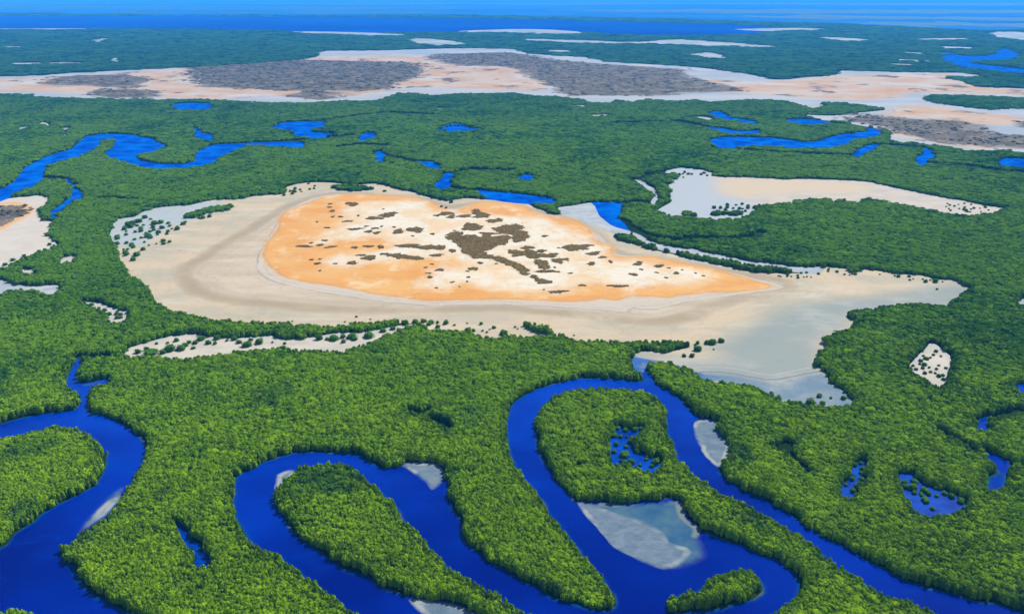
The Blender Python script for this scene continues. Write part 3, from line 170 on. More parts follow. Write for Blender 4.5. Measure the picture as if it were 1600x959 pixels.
"patch_left":[[-401.2,741.3,5.2],[-410.2,752.1,4.7],[-393.7,742.9,4.4],[-388.4,731.8,4.3],[-430.8,767.3,4.3],[-388.9,741.3,3.8],[-385.2,733.7,3.5],[-419.1,758.9,3.3]]}
PLAB = [["scrub patch nearest the upper left rim of the orange sand","dark scrub patches on the sand flat"],["small dark scrub tuft on the upper left of the orange sand, fifth from the left","small scrub tufts, upper left of the sand"],["small dark scrub tuft on the upper left of the orange sand, seventh from the left","small scrub tufts, upper left of the sand"],["small dark scrub tuft on the upper left of the orange sand, fourth from the left","small scrub tufts, upper left of the sand"],["small dark scrub tuft on the upper left of the orange sand, third from the left","small scrub tufts, upper left of the sand"],["small dark scrub tuft on the upper left of the orange sand, eighth from the left","small scrub tufts, upper left of the sand"],["small dark scrub tuft on the upper left of the orange sand, tenth from the left","small scrub tufts, upper left of the sand"],["small dark scrub tuft on the upper left of the orange sand, sixteenth from the left","small scrub tufts, upper left of the sand"],["lower lobe of the slanted pair of scrub patches","dark scrub patches on the sand flat"],["upper lobe of the slanted pair of scrub patches","dark scrub patches on the sand flat"],["small dark scrub tuft around the upper middle of the sand, third from the left","small scrub tufts, upper middle of the sand"],["small dark scrub tuft on the upper left of the orange sand, ninth from the left","small scrub tufts, upper left of the sand"],["small dark scrub tuft on the upper left of the orange sand, eleventh from the left","small scrub tufts, upper left of the sand"],["small dark scrub tuft on the upper left of the orange sand, thirteenth from the left","small scrub tufts, upper left of the sand"],["small dark scrub tuft on the upper left of the orange sand, fifteenth from the left","small scrub tufts, upper left of the sand"],["small dark scrub tuft on the upper left of the orange sand, twelfth from the left","small scrub tufts, upper left of the sand"],["small dark scrub tuft on the upper left of the orange sand, fourteenth from the left","small scrub tufts, upper left of the sand"],["small dark scrub tuft on the upper left of the orange sand, seventeenth from the left","small scrub tufts, upper left of the sand"],["small ragged scrub patch just left of the oval one","dark scrub patches on the sand flat"],["oval dark scrub patch on the upper middle sand","dark scrub patches on the sand flat"],["small dark scrub tuft around the upper middle of the sand, second from the left","small scrub tufts, upper middle of the sand"],["small dark scrub tuft around the upper middle of the sand, first from the left","small scrub tufts, upper middle of the sand"],["small dark scrub tuft on the upper left of the orange sand, second from the left","small scrub tufts, upper left of the sand"],["small dark scrub tuft on the lower left of the orange sand, seventh from the left","small scrub tufts, lower left of the sand"],["small dark scrub tuft on the upper left of the orange sand, first from the left","small scrub tufts, upper left of the sand"],["small dark scrub tuft on the upper left of the orange sand, sixth from the left","small scrub tufts, upper left of the sand"],["leftmost scrub patch of the upper row","dark scrub patches on the sand flat"],["small dark scrub tuft around the upper middle of the sand, fourth from the left","small scrub tufts, upper middle of the sand"],["small dark scrub tuft around the upper middle of the sand, sixth from the left","small scrub tufts, upper middle of the sand"],["dark scrub patch with a ragged edge just above the middle scrub mass","dark scrub patches on the sand flat"],["round scrub patch at the right end of the upper row","dark scrub patches on the sand flat"],["rounded dark scrub patch directly above the largest scrub patch","dark scrub patches on the sand flat"],["thin slanted scrub streak beside the largest scrub patch","dark scrub patches on the sand flat"],["dark scrub patch on the upper left flank of the largest scrub patch","dark scrub patches on the sand flat"],["small dark scrub patch in the cluster right of the largest patch, second from the left","small patches of the right cluster"],["small dark scrub patch in the cluster right of the largest patch, fifth from the left","small patches of the right cluster"],["wide dark scrub patch just right of the largest scrub patch","dark scrub patches on the sand flat"],["second wide scrub patch of the cluster right of the largest patch","dark scrub patches on the sand flat"],["small dark scrub patch in the cluster right of the largest patch, ninth from the left","small patches of the right cluster"],["rightmost scrub patch of the cluster right of the largest patch","dark scrub patches on the sand flat"],["blocky scrub patch in the middle of the right cluster","dark scrub patches on the sand flat"],["long thin scrub patch below the right hand cluster","dark scrub patches on the sand flat"],["small dark scrub patch in the cluster right of the largest patch, tenth from the left","small patches of the right cluster"],["small dark scrub patch in the cluster right of the largest patch, third from the left","small patches of the right cluster"],["lowest scrub patch of the right hand cluster","dark scrub patches on the sand flat"],["thin scrub streak at the lower edge below the right cluster","dark scrub patches on the sand flat"],["small dark scrub patch in the cluster right of the largest patch, sixth from the left","small patches of the right cluster"],["long olive scrub patch standing alone on white sand right of the cluster","dark scrub patches on the sand flat"],["small brown scrub patch just right of the long olive patch","dark scrub patches on the sand flat"],["small dark scrub spot on the white sand towards the right end, third from the left","small scrub spots on the right white sand"],["small dark scrub spot on the white sand towards the right end, second from the left","small scrub spots on the right white sand"],["small dark scrub spot on the white sand towards the right end, fourth from the left","small scrub spots on the right white sand"],["brown tilted scrub patch on the white sand at right","dark scrub patches on the sand flat"],["small dark scrub spot on the white sand towards the right end, fifth from the left","small scrub spots on the right white sand"],["rightmost wide brown scrub patch on the white sand","dark scrub patches on the sand flat"],["small dark scrub spot on the white sand towards the right end, ninth from the left","small scrub spots on the right white sand"],["small dark scrub spot on the white sand towards the right end, sixth from the left","small scrub spots on the right white sand"],["dark oval scrub spot alone on the lower right white sand","dark scrub patches on the sand flat"],["small dark scrub spot on the white sand towards the right end, seventh from the left","small scrub spots on the right white sand"],["small dark scrub spot on the white sand towards the right end, eighth from the left","small scrub spots on the right white sand"],["small dark scrub spot on the white sand towards the right end, tenth from the left","small scrub spots on the right white sand"],["small dark scrub spot on the white sand towards the right end, eleventh from the left","small scrub spots on the right white sand"],["small dark scrub spot on the white sand towards the right end, twelfth from the left","small scrub spots on the right white sand"],["small dark scrub spot on the white sand towards the right end, thirteenth from the left","small scrub spots on the right white sand"],["thin bent scrub streak on white sand, lower right","dark scrub patches on the sand flat"],["small dark scrub spot on the white sand towards the right end, first from the left","small scrub spots on the right white sand"],["small dark scrub patch in the cluster right of the largest patch, eleventh from the left","small patches of the right cluster"],["small dark scrub patch in the cluster right of the largest patch, seventh from the left","small patches of the right cluster"],["thin straight scrub line at the far left of the orange sand","dark scrub patches on the sand flat"],["small dark scrub tuft on the lower left of the orange sand, fourth from the left","small scrub tufts, lower left of the sand"],["small dark scrub tuft on the lower left of the orange sand, ninth from the left","small scrub tufts, lower left of the sand"],["small dark scrub tuft on the lower left of the orange sand, eighth from the left","small scrub tufts, lower left of the sand"],["small dark scrub tuft on the lower left of the orange sand, eleventh from the left","small scrub tufts, lower left of the sand"],["small dark scrub tuft on the lower left of the orange sand, thirteenth from the left","small scrub tufts, lower left of the sand"],["small dark scrub tuft on the lower left of the orange sand, fourteenth from the left","small scrub tufts, lower left of the sand"],["thin dark scrub streak left of the long patch on white sand","dark scrub patches on the sand flat"],["long dark scrub patch on white sand left of the largest patch","dark scrub patches on the sand flat"],["small dark scrub tuft on the lower left of the orange sand, twelfth from the left","small scrub tufts, lower left of the sand"],["brown slanted scrub patch left of the longest streak","dark scrub patches on the sand flat"],["brown scrub patch at the left end of the slanted row","dark scrub patches on the sand flat"],["longest slanted scrub streak on the left, lying above the orange sand","dark scrub patches on the sand flat"],["small dark scrub tuft on pale sand below the largest patch, fifth from the left","small scrub tufts below the largest patch"],["small dark scrub tuft around the upper middle of the sand, fifth from the left","small scrub tufts, upper middle of the sand"],["small dark scrub tuft on pale sand below the largest patch, fourteenth from the left","small scrub tufts below the largest patch"],["small dark scrub tuft on pale sand below the largest patch, thirteenth from the left","small scrub tufts below the largest patch"],["small dark scrub tuft on pale sand below the largest patch, eleventh from the left","small scrub tufts below the largest patch"],["small dark scrub tuft on pale sand below the largest patch, twelfth from the left","small scrub tufts below the largest patch"],["small dark scrub tuft on pale sand below the largest patch, eighth from the left","small scrub tufts below the largest patch"],["small dark scrub tuft on pale sand below the largest patch, seventh from the left","small scrub tufts below the largest patch"],["small dark scrub tuft on pale sand below the largest patch, third from the left","small scrub tufts below the largest patch"],["small dark scrub tuft on pale sand below the largest patch, second from the left","small scrub tufts below the largest patch"],["small dark scrub tuft on pale sand below the largest patch, first from the left","small scrub tufts below the largest patch"],["small dark scrub tuft on pale sand below the largest patch, fourth from the left","small scrub tufts below the largest patch"],["small dark scrub tuft on the lower left of the orange sand, third from the left","small scrub tufts, lower left of the sand"],["small dark scrub tuft on the lower left of the orange sand, second from the left","small scrub tufts, lower left of the sand"],["small dark scrub tuft on the lower left of the orange sand, fifth from the left","small scrub tufts, lower left of the sand"],["small dark scrub tuft on the lower left of the orange sand, first from the left","small scrub tufts, lower left of the sand"],["small dark scrub tuft on the lower left of the orange sand, tenth from the left","small scrub tufts, lower left of the sand"],["small dark scrub tuft on the lower left of the orange sand, sixth from the left","small scrub tufts, lower left of the sand"],["small dark scrub tuft on pale sand below the largest patch, fifteenth from the left","small scrub tufts below the largest patch"],["small dark scrub tuft on pale sand below the largest patch, ninth from the left","small scrub tufts below the largest patch"],["small dark scrub tuft on pale sand below the largest patch, sixth from the left","small scrub tufts below the largest patch"],["small dark scrub tuft on pale sand below the largest patch, tenth from the left","small scrub tufts below the largest patch"],["small dark scrub patch in the cluster right of the largest patch, first from the left","small patches of the right cluster"],["small dark scrub patch in the cluster right of the largest patch, eighth from the left","small patches of the right cluster"],["small dark scrub patch in the cluster right of the largest patch, fourth from the left","small patches of the right cluster"]]
BLAB = {"strip":[["round mangrove bush on the narrow lower sand strip, third from the left","round mangrove bush on the narrow lower sand strip, seventh from the left","round mangrove bush on the narrow lower sand strip, thirty-fifth from the left","round mangrove bush on the narrow lower sand strip, twenty-third from the left","round mangrove bush on the narrow lower sand strip, thirtieth from the left","round mangrove bush on the narrow lower sand strip, thirty-third from the left","round mangrove bush on the narrow lower sand strip, twenty-fifth from the left","round mangrove bush on the narrow lower sand strip, tenth from the left","round mangrove bush on the narrow lower sand strip, fifteenth from the left","round mangrove bush on the narrow lower sand strip, twenty-eighth from the left","round mangrove bush on the narrow lower sand strip, first from the left","round mangrove bush on the narrow lower sand strip, eighteenth from the left","round mangrove bush on the narrow lower sand strip, nineteenth from the left","round mangrove bush on the narrow lower sand strip, thirty-first from the left","round mangrove bush on the narrow lower sand strip, thirty-fourth from the left","round mangrove bush on the narrow lower sand strip, thirty-sixth from the left","round mangrove bush on the narrow lower sand strip, second from the left","round mangrove bush on the narrow lower sand strip, fifth from the left","round mangrove bush on the narrow lower sand strip, sixteenth from the left","round mangrove bush on the narrow lower sand strip, twenty-first from the left","round mangrove bush on the narrow lower sand strip, thirty-second from the left","round mangrove bush on the narrow lower sand strip, thirty-seventh from the left","round mangrove bush on the narrow lower sand strip, eleventh from the left","round mangrove bush on the narrow lower sand strip, fourteenth from the left","round mangrove bush on the narrow lower sand strip, ninth from the left","round mangrove bush on the narrow lower sand strip, twenty-second from the left","round mangrove bush on the narrow lower sand strip, thirteenth from the left","round mangrove bush on the narrow lower sand strip, twelfth from the left","round mangrove bush on the narrow lower sand strip, seventeenth from the left","round mangrove bush on the narrow lower sand strip, twenty-fourth from the left","round mangrove bush on the narrow lower sand strip, twenty-ninth from the left","round mangrove bush on the narrow lower sand strip, twentieth from the left","round mangrove bush on the narrow lower sand strip, twenty-seventh from the left","round mangrove bush on the narrow lower sand strip, sixth from the left","round mangrove bush on the narrow lower sand strip, eighth from the left","round mangrove bush on the narrow lower sand strip, fourth from the left","round mangrove bush on the narrow lower sand strip, twenty-sixth from the left"],
"round mangrove bush on the narrow lower sand strip","bushes on the narrow sand strip"],
"bottom":[["dark mangrove bush at the sand flat lower rim, nineteenth from the left","dark mangrove bush at the sand flat lower rim, thirteenth from the left","dark mangrove bush at the sand flat lower rim, sixth from the left","dark mangrove bush at the sand flat lower rim, eighth from the left","dark mangrove bush at the sand flat lower rim, eleventh from the left","dark mangrove bush at the sand flat lower rim, fifth from the left","dark mangrove bush at the sand flat lower rim, ninth from the left","dark mangrove bush at the sand flat lower rim, seventh from the left","dark mangrove bush at the sand flat lower rim, tenth from the left","dark mangrove bush at the sand flat lower rim, fourteenth from the left","dark mangrove bush at the sand flat lower rim, fifteenth from the left","dark mangrove bush at the sand flat lower rim, eighteenth from the left","dark mangrove bush at the sand flat lower rim, third from the left","dark mangrove bush at the sand flat lower rim, second from the left","dark mangrove bush at the sand flat lower rim, twelfth from the left","dark mangrove bush at the sand flat lower rim, sixteenth from the left","dark mangrove bush at the sand flat lower rim, seventeenth from the left","dark mangrove bush at the sand flat lower rim, fourth from the left","dark mangrove bush at the sand flat lower rim, first from the left","dark mangrove bush at the sand flat lower rim, twentieth from the left","dark mangrove bush at the sand flat lower rim","dark mangrove bush at the sand flat lower rim","dark mangrove bush at the sand flat lower rim","dark mangrove bush at the sand flat lower rim","dark mangrove bush at the sand flat lower rim","dark mangrove bush at the sand flat lower rim","dark mangrove bush at the sand flat lower rim","dark mangrove bush at the sand flat lower rim","dark mangrove bush at the sand flat lower rim"],
"dark mangrove bush at the sand flat lower rim","bushes along the lower rim of the sand flat"],
"tip":[["mangrove bush by the tree tip at the grey pool, fifth from the left","mangrove bush by the tree tip at the grey pool, seventh from the left","mangrove bush by the tree tip at the grey pool, sixth from the left","mangrove bush by the tree tip at the grey pool, eighth from the left","mangrove bush by the tree tip at the grey pool, second from the left","mangrove bush by the tree tip at the grey pool, first from the left","mangrove bush by the tree tip at the grey pool, fourth from the left","mangrove bush by the tree tip at the grey pool, third from the left","mangrove bush by the tree tip at the grey pool"],
"mangrove bush by the tree tip at the grey pool","bushes at the tip by the tidal pool"],
"pool":[["mangrove bush at the tidal pool bottom end, third from the left","mangrove bush at the tidal pool bottom end, fourth from the left","mangrove bush at the tidal pool bottom end, seventh from the left","mangrove bush at the tidal pool bottom end, fifth from the left","mangrove bush at the tidal pool bottom end, second from the left","mangrove bush at the tidal pool bottom end, first from the left","mangrove bush at the tidal pool bottom end, sixth from the left"],
"mangrove bush at the tidal pool bottom end","bushes at the bottom of the tidal pool"],
"top":[["small mangrove bush on the sand flat upper rim, fourth from the left","small mangrove bush on the sand flat upper rim, first from the left","small mangrove bush on the sand flat upper rim, fourteenth from the left","small mangrove bush on the sand flat upper rim, second from the left","small mangrove bush on the sand flat upper rim, eleventh from the left","small mangrove bush on the sand flat upper rim, fifth from the left","small mangrove bush on the sand flat upper rim, third from the left","small mangrove bush on the sand flat upper rim, seventh from the left","small mangrove bush on the sand flat upper rim, tenth from the left","small mangrove bush on the sand flat upper rim, ninth from the left","small mangrove bush on the sand flat upper rim, eighth from the left","small mangrove bush on the sand flat upper rim, sixth from the left","small mangrove bush on the sand flat upper rim, twelfth from the left","small mangrove bush on the sand flat upper rim, thirteenth from the left","small mangrove bush on the sand flat upper rim"],
"small mangrove bush on the sand flat upper rim","bushes on the upper rim of the sand flat"],
"left":[["small dark mangrove bush on wet mud left of the flat, twenty-eighth from the left","small dark mangrove bush on wet mud left of the flat, twenty-first from the left","small dark mangrove bush on wet mud left of the flat, thirty-fifth from the left","small dark mangrove bush on wet mud left of the flat, fifteenth from the left","small dark mangrove bush on wet mud left of the flat, fifth from the left","small dark mangrove bush on wet mud left of the flat, fifty-ninth from the left","small dark mangrove bush on wet mud left of the flat, seventeenth from the left","small dark mangrove bush on wet mud left of the flat, ninth from the left","small dark mangrove bush on wet mud left of the flat, forty-first from the left","small dark mangrove bush on wet mud left of the flat, twenty-ninth from the left","small dark mangrove bush on wet mud left of the flat, forty-ninth from the left","small dark mangrove bush on wet mud left of the flat, forty-second from the left","small dark mangrove bush on wet mud left of the flat, fifty-first from the left","small dark mangrove bush on wet mud left of the flat, second from the left","small dark mangrove bush on wet mud left of the flat, eleventh from the left","small dark mangrove bush on wet mud left of the flat, fortieth from the left","small dark mangrove bush on wet mud left of the flat, fourth from the left","small dark mangrove bush on wet mud left of the flat, first from the left","small dark mangrove bush on wet mud left of the flat, thirty-seventh from the left","small dark mangrove bush on wet mud left of the flat, third from the left","small dark mangrove bush on wet mud left of the flat, twentieth from the left","small dark mangrove bush on wet mud left of the flat, thirty-third from the left","small dark mangrove bush on wet mud left of the flat, thirteenth from the left","small dark mangrove bush on wet mud left of the flat, fifty-sixth from the left","small dark mangrove bush on wet mud left of the flat, fourteenth from the left","small dark mangrove bush on wet mud left of the flat, fifty-fifth from the left","small dark mangrove bush on wet mud left of the flat, twenty-third from the left","small dark mangrove bush on wet mud left of the flat, thirty-ninth from the left","small dark mangrove bush on wet mud left of the flat, thirtieth from the left","small dark mangrove bush on wet mud left of the flat, fifty-seventh from the left","small dark mangrove bush on wet mud left of the flat, sixth from the left","small dark mangrove bush on wet mud left of the flat, twenty-fourth from the left","small dark mangrove bush on wet mud left of the flat, forty-fifth from the left","small dark mangrove bush on wet mud left of the flat, forty-sixth from the left","small dark mangrove bush on wet mud left of the flat, fifty-fourth from the left","small dark mangrove bush on wet mud left of the flat, thirty-fourth from the left","small dark mangrove bush on wet mud left of the flat, forty-fourth from the left","small dark mangrove bush on wet mud left of the flat, thirty-first from the left","small dark mangrove bush on wet mud left of the flat, fifty-second from the left","small dark mangrove bush on wet mud left of the flat, tenth from the left","small dark mangrove bush on wet mud left of the flat, twelfth from the left","small dark mangrove bush on wet mud left of the flat, forty-seventh from the left","small dark mangrove bush on wet mud left of the flat, sixteenth from the left","small dark mangrove bush on wet mud left of the flat, twenty-seventh from the left","small dark mangrove bush on wet mud left of the flat, nineteenth from the left","small dark mangrove bush on wet mud left of the flat, eighteenth from the left","small dark mangrove bush on wet mud left of the flat, fiftieth from the left","small dark mangrove bush on wet mud left of the flat, forty-third from the left","small dark mangrove bush on wet mud left of the flat, seventh from the left","small dark mangrove bush on wet mud left of the flat, thirty-eighth from the left","small dark mangrove bush on wet mud left of the flat, twenty-second from the left","small dark mangrove bush on wet mud left of the flat, twenty-fifth from the left","small dark mangrove bush on wet mud left of the flat, fifty-eighth from the left","small dark mangrove bush on wet mud left of the flat, thirty-sixth from the left","small dark mangrove bush on wet mud left of the flat, fifty-third from the left","small dark mangrove bush on wet mud left of the flat, thirty-second from the left","small dark mangrove bush on wet mud left of the flat, twenty-sixth from the left","small dark mangrove bush on wet mud left of the flat, eighth from the left","small dark mangrove bush on wet mud left of the flat","small dark mangrove bush on wet mud left of the flat, forty-eighth from the left","small dark mangrove bush on wet mud left of the flat","small dark mangrove bush on wet mud left of the flat","small dark mangrove bush on wet mud left of the flat","small dark mangrove bush on wet mud left of the flat"],
"small dark mangrove bush on wet mud left of the flat","bushes scattered at the left of the sand flat"],
"right":[["larger round mangrove bush standing off the shore at the right end of the flat","tiny dark mangrove bush along the upper right shore, fifteenth from the left","tiny dark mangrove bush along the upper right shore, twelfth from the left","tiny dark mangrove bush along the upper right shore, tenth from the left","tiny dark mangrove bush along the upper right shore, ninth from the left","tiny dark mangrove bush along the upper right shore, second from the left","tiny dark mangrove bush along the upper right shore, seventh from the left","tiny dark mangrove bush along the upper right shore, thirteenth from the left","tiny dark mangrove bush along the upper right shore, eleventh from the left","tiny dark mangrove bush along the upper right shore, eighth from the left","tiny dark mangrove bush along the upper right shore, fourth from the left","tiny dark mangrove bush along the upper right shore, fifth from the left","tiny dark mangrove bush along the upper right shore, fourteenth from the left","tiny dark mangrove bush along the upper right shore, sixteenth from the left","tiny dark mangrove bush along the upper right shore, sixth from the left","tiny dark mangrove bush along the upper right shore, first from the left","tiny dark mangrove bush along the upper right shore","tiny dark mangrove bush along the upper right shore, third from the left","tiny dark mangrove bush along the upper right shore","tiny dark mangrove bush along the upper right shore","tiny dark mangrove bush along the upper right shore","tiny dark mangrove bush along the upper right shore","tiny dark mangrove bush along the upper right shore","tiny dark mangrove bush along the upper right shore","tiny dark mangrove bush along the upper right shore","tiny dark mangrove bush along the upper right shore","tiny dark mangrove bush along the upper right shore","tiny dark mangrove bush along the upper right shore","tiny dark mangrove bush along the upper right shore","tiny dark mangrove bush along the upper right shore","tiny dark mangrove bush along the upper right shore","tiny dark mangrove bush along the upper right shore","tiny dark mangrove bush along the upper right shore","tiny dark mangrove bush along the upper right shore"],
"tiny dark mangrove bush along the upper right shore","bushes along the upper right shore"],
"basin":[["dark mangrove bush at the right basin lower edge, first from the left","dark mangrove bush at the right basin lower edge, seventh from the left","dark mangrove bush at the right basin lower edge, nineteenth from the left","dark mangrove bush at the right basin lower edge, sixth from the left","dark mangrove bush at the right basin lower edge, fifth from the left","dark mangrove bush at the right basin lower edge, eighteenth from the left","dark mangrove bush at the right basin lower edge, fifteenth from the left","dark mangrove bush at the right basin lower edge, fourth from the left","dark mangrove bush at the right basin lower edge, thirteenth from the left","dark mangrove bush at the right basin lower edge, eighth from the left","dark mangrove bush at the right basin lower edge, third from the left","dark mangrove bush at the right basin lower edge, twelfth from the left","dark mangrove bush at the right basin lower edge, fourteenth from the left","dark mangrove bush at the right basin lower edge, tenth from the left","dark mangrove bush at the right basin lower edge, seventeenth from the left","dark mangrove bush at the right basin lower edge, ninth from the left","dark mangrove bush at the right basin lower edge, eleventh from the left","dark mangrove bush at the right basin lower edge, sixteenth from the left","dark mangrove bush at the right basin lower edge, second from the left","dark mangrove bush at the right basin lower edge"],
"dark mangrove bush at the right basin lower edge","bushes at the lower edge of the right basin"],
"basin_top":[["small mangrove bush at the right basin upper corner, sixth from the left","small mangrove bush at the right basin upper corner, first from the left","small mangrove bush at the right basin upper corner, third from the left","small mangrove bush at the right basin upper corner, fifth from the left","small mangrove bush at the right basin upper corner, second from the left","small mangrove bush at the right basin upper corner, seventh from the left","small mangrove bush at the right basin upper corner, fourth from the left","small mangrove bush at the right basin upper corner","small mangrove bush at the right basin upper corner"],
"small mangrove bush at the right basin upper corner","bushes at the top of the right basin"],
"taper":[["tiny mangrove bush in the basin tapering right end, second from the left","tiny mangrove bush in the basin tapering right end, fourth from the left","tiny mangrove bush in the basin tapering right end, third from the left","tiny mangrove bush in the basin tapering right end, first from the left","tiny mangrove bush in the basin tapering right end","tiny mangrove bush in the basin tapering right end","tiny mangrove bush in the basin tapering right end","tiny mangrove bush in the basin tapering right end","tiny mangrove bush in the basin tapering right end","tiny mangrove bush in the basin tapering right end","tiny mangrove bush in the basin tapering right end","tiny mangrove bush in the basin tapering right end","tiny mangrove bush in the basin tapering right end","tiny mangrove bush in the basin tapering right end","tiny mangrove bush in the basin tapering right end","tiny mangrove bush in the basin tapering right end","tiny mangrove bush in the basin tapering right end","tiny mangrove bush in the basin tapering right end","tiny mangrove bush in the basin tapering right end","tiny mangrove bush in the basin tapering right end","tiny mangrove bush in the basin tapering right end","tiny mangrove bush in the basin tapering right end"],
"tiny mangrove bush in the basin tapering right end","bushes in the tapering end of the basin"],
"clearing":[["mangrove bush inside the small pale forest clearing, eighth from the left","mangrove bush inside the small pale forest clearing, seventh from the left","mangrove bush inside the small pale forest clearing, nineteenth from the left","mangrove bush inside the small pale forest clearing, fourth from the left","mangrove bush inside the small pale forest clearing, twenty-second from the left","mangrove bush inside the small pale forest clearing, second from the left","mangrove bush inside the small pale forest clearing, ninth from the left","mangrove bush inside the small pale forest clearing, sixth from the left","mangrove bush inside the small pale forest clearing, twentieth from the left","mangrove bush inside the small pale forest clearing, fourteenth from the left","mangrove bush inside the small pale forest clearing, twenty-first from the left","mangrove bush inside the small pale forest clearing, thirteenth from the left","mangrove bush inside the small pale forest clearing, sixteenth from the left","mangrove bush inside the small pale forest clearing, first from the left","mangrove bush inside the small pale forest clearing, eighteenth from the left","mangrove bush inside the small pale forest clearing, eleventh from the left","mangrove bush inside the small pale forest clearing, fifteenth from the left","mangrove bush inside the small pale forest clearing, fifth from the left","mangrove bush inside the small pale forest clearing, third from the left","mangrove bush inside the small pale forest clearing, tenth from the left","mangrove bush inside the small pale forest clearing, seventeenth from the left","mangrove bush inside the small pale forest clearing, twelfth from the left"],
"mangrove bush inside the small pale forest clearing","bushes in the forest clearing"],
"loop":[["mangrove bush in the broken pond inside the loop, fifteenth from the left","mangrove bush in the broken pond inside the loop, eighth from the left","mangrove bush in the broken pond inside the loop, twenty-fifth from the left","mangrove bush in the broken pond inside the loop, twelfth from the left","mangrove bush in the broken pond inside the loop, twenty-sixth from the left","mangrove bush in the broken pond inside the loop, fourteenth from the left","mangrove bush in the broken pond inside the loop, first from the left","mangrove bush in the broken pond inside the loop, ninth from the left","mangrove bush in the broken pond inside the loop, sixteenth from the left","mangrove bush in the broken pond inside the loop, eighteenth from the left","mangrove bush in the broken pond inside the loop, seventeenth from the left","mangrove bush in the broken pond inside the loop, third from the left","mangrove bush in the broken pond inside the loop, fifth from the left","mangrove bush in the broken pond inside the loop, seventh from the left","mangrove bush in the broken pond inside the loop, second from the left","mangrove bush in the broken pond inside the loop, twenty-fourth from the left","mangrove bush in the broken pond inside the loop, eleventh from the left","mangrove bush in the broken pond inside the loop, fourth from the left","mangrove bush in the broken pond inside the loop, twentieth from the left","mangrove bush in the broken pond inside the loop, twenty-second from the left","mangrove bush in the broken pond inside the loop, thirteenth from the left","mangrove bush in the broken pond inside the loop, twenty-first from the left","mangrove bush in the broken pond inside the loop, twenty-third from the left","mangrove bush in the broken pond inside the loop, nineteenth from the left","mangrove bush in the broken pond inside the loop, sixth from the left","mangrove bush in the broken pond inside the loop, tenth from the left"],
"mangrove bush in the broken pond inside the loop","bushes in the pond inside the loop"],
"pond":[["mangrove bush in the wide lower right pond, fourth from the left","mangrove bush in the wide lower right pond, ninth from the left","mangrove bush in the wide lower right pond, eighteenth from the left","mangrove bush in the wide lower right pond, fifth from the left","mangrove bush in the wide lower right pond, tenth from the left","mangrove bush in the wide lower right pond, twelfth from the left","mangrove bush in the wide lower right pond, second from the left","mangrove bush in the wide lower right pond, nineteenth from the left","mangrove bush in the wide lower right pond, first from the left","mangrove bush in the wide lower right pond, twentieth from the left","mangrove bush in the wide lower right pond, seventeenth from the left","mangrove bush in the wide lower right pond, thirteenth from the left","mangrove bush in the wide lower right pond, sixth from the left","mangrove bush in the wide lower right pond, fifteenth from the left","mangrove bush in the wide lower right pond, third from the left","mangrove bush in the wide lower right pond, eleventh from the left","mangrove bush in the wide lower right pond, fourteenth from the left","mangrove bush in the wide lower right pond, eighth from the left","mangrove bush in the wide lower right pond, sixteenth from the left","mangrove bush in the wide lower right pond, seventh from the left"],
"mangrove bush in the wide lower right pond","bushes in the wide lower right pond"],
"pond2":[["mangrove bush in the narrow lower right pond, fifth from the left","mangrove bush in the narrow lower right pond, third from the left","mangrove bush in the narrow lower right pond, tenth from the left","mangrove bush in the narrow lower right pond, second from the left","mangrove bush in the narrow lower right pond, sixth from the left","mangrove bush in the narrow lower right pond, ninth from the left","mangrove bush in the narrow lower right pond, eighth from the left","mangrove bush in the narrow lower right pond, first from the left","mangrove bush in the narrow lower right pond, twelfth from the left","mangrove bush in the narrow lower right pond, fourth from the left","mangrove bush in the narrow lower right pond, seventh from the left","mangrove bush in the narrow lower right pond, eleventh from the left"],
"mangrove bush in the narrow lower right pond","bushes in the narrow lower right pond"],
"speckle":[["tiny mangrove bush in the speckled far lagoon, first from the left","tiny mangrove bush in the speckled far lagoon, third from the left","tiny mangrove bush in the speckled far lagoon, seventh from the left","tiny mangrove bush in the speckled far lagoon, sixth from the left","tiny mangrove bush in the speckled far lagoon, second from the left","tiny mangrove bush in the speckled far lagoon, fourth from the left","tiny mangrove bush in the speckled far lagoon, fifth from the left","tiny mangrove bush in the speckled far lagoon","tiny mangrove bush in the speckled far lagoon","tiny mangrove bush in the speckled far lagoon"],
"tiny mangrove bush in the speckled far lagoon","bushes in the speckled far lagoon"],
"flat_left":[["small mangrove bush on the left sand flat shore, first from the left","small mangrove bush on the left sand flat shore, second from the left","small mangrove bush on the left sand flat shore, eighth from the left","small mangrove bush on the left sand flat shore, sixth from the left","small mangrove bush on the left sand flat shore, third from the left","small mangrove bush on the left sand flat shore, tenth from the left","small mangrove bush on the left sand flat shore, ninth from the left","small mangrove bush on the left sand flat shore, fifth from the left","small mangrove bush on the left sand flat shore, fourth from the left","small mangrove bush on the left sand flat shore, eleventh from the left","small mangrove bush on the left sand flat shore, seventh from the left","small mangrove bush on the left sand flat shore"],
"small mangrove bush on the left sand flat shore","bushes on the left sand flat shore"],
"patch_left":[["mangrove bush on the small left sand patch, fourth from the left","mangrove bush on the small left sand patch, third from the left","mangrove bush on the small left sand patch, sixth from the left","mangrove bush on the small left sand patch, fifth from the left","mangrove bush on the small left sand patch, first from the left","mangrove bush on the small left sand patch, eighth from the left","mangrove bush on the small left sand patch, seventh from the left","mangrove bush on the small left sand patch, second from the left"],
"mangrove bush on the small left sand patch","bushes on the small left sand patch"]}

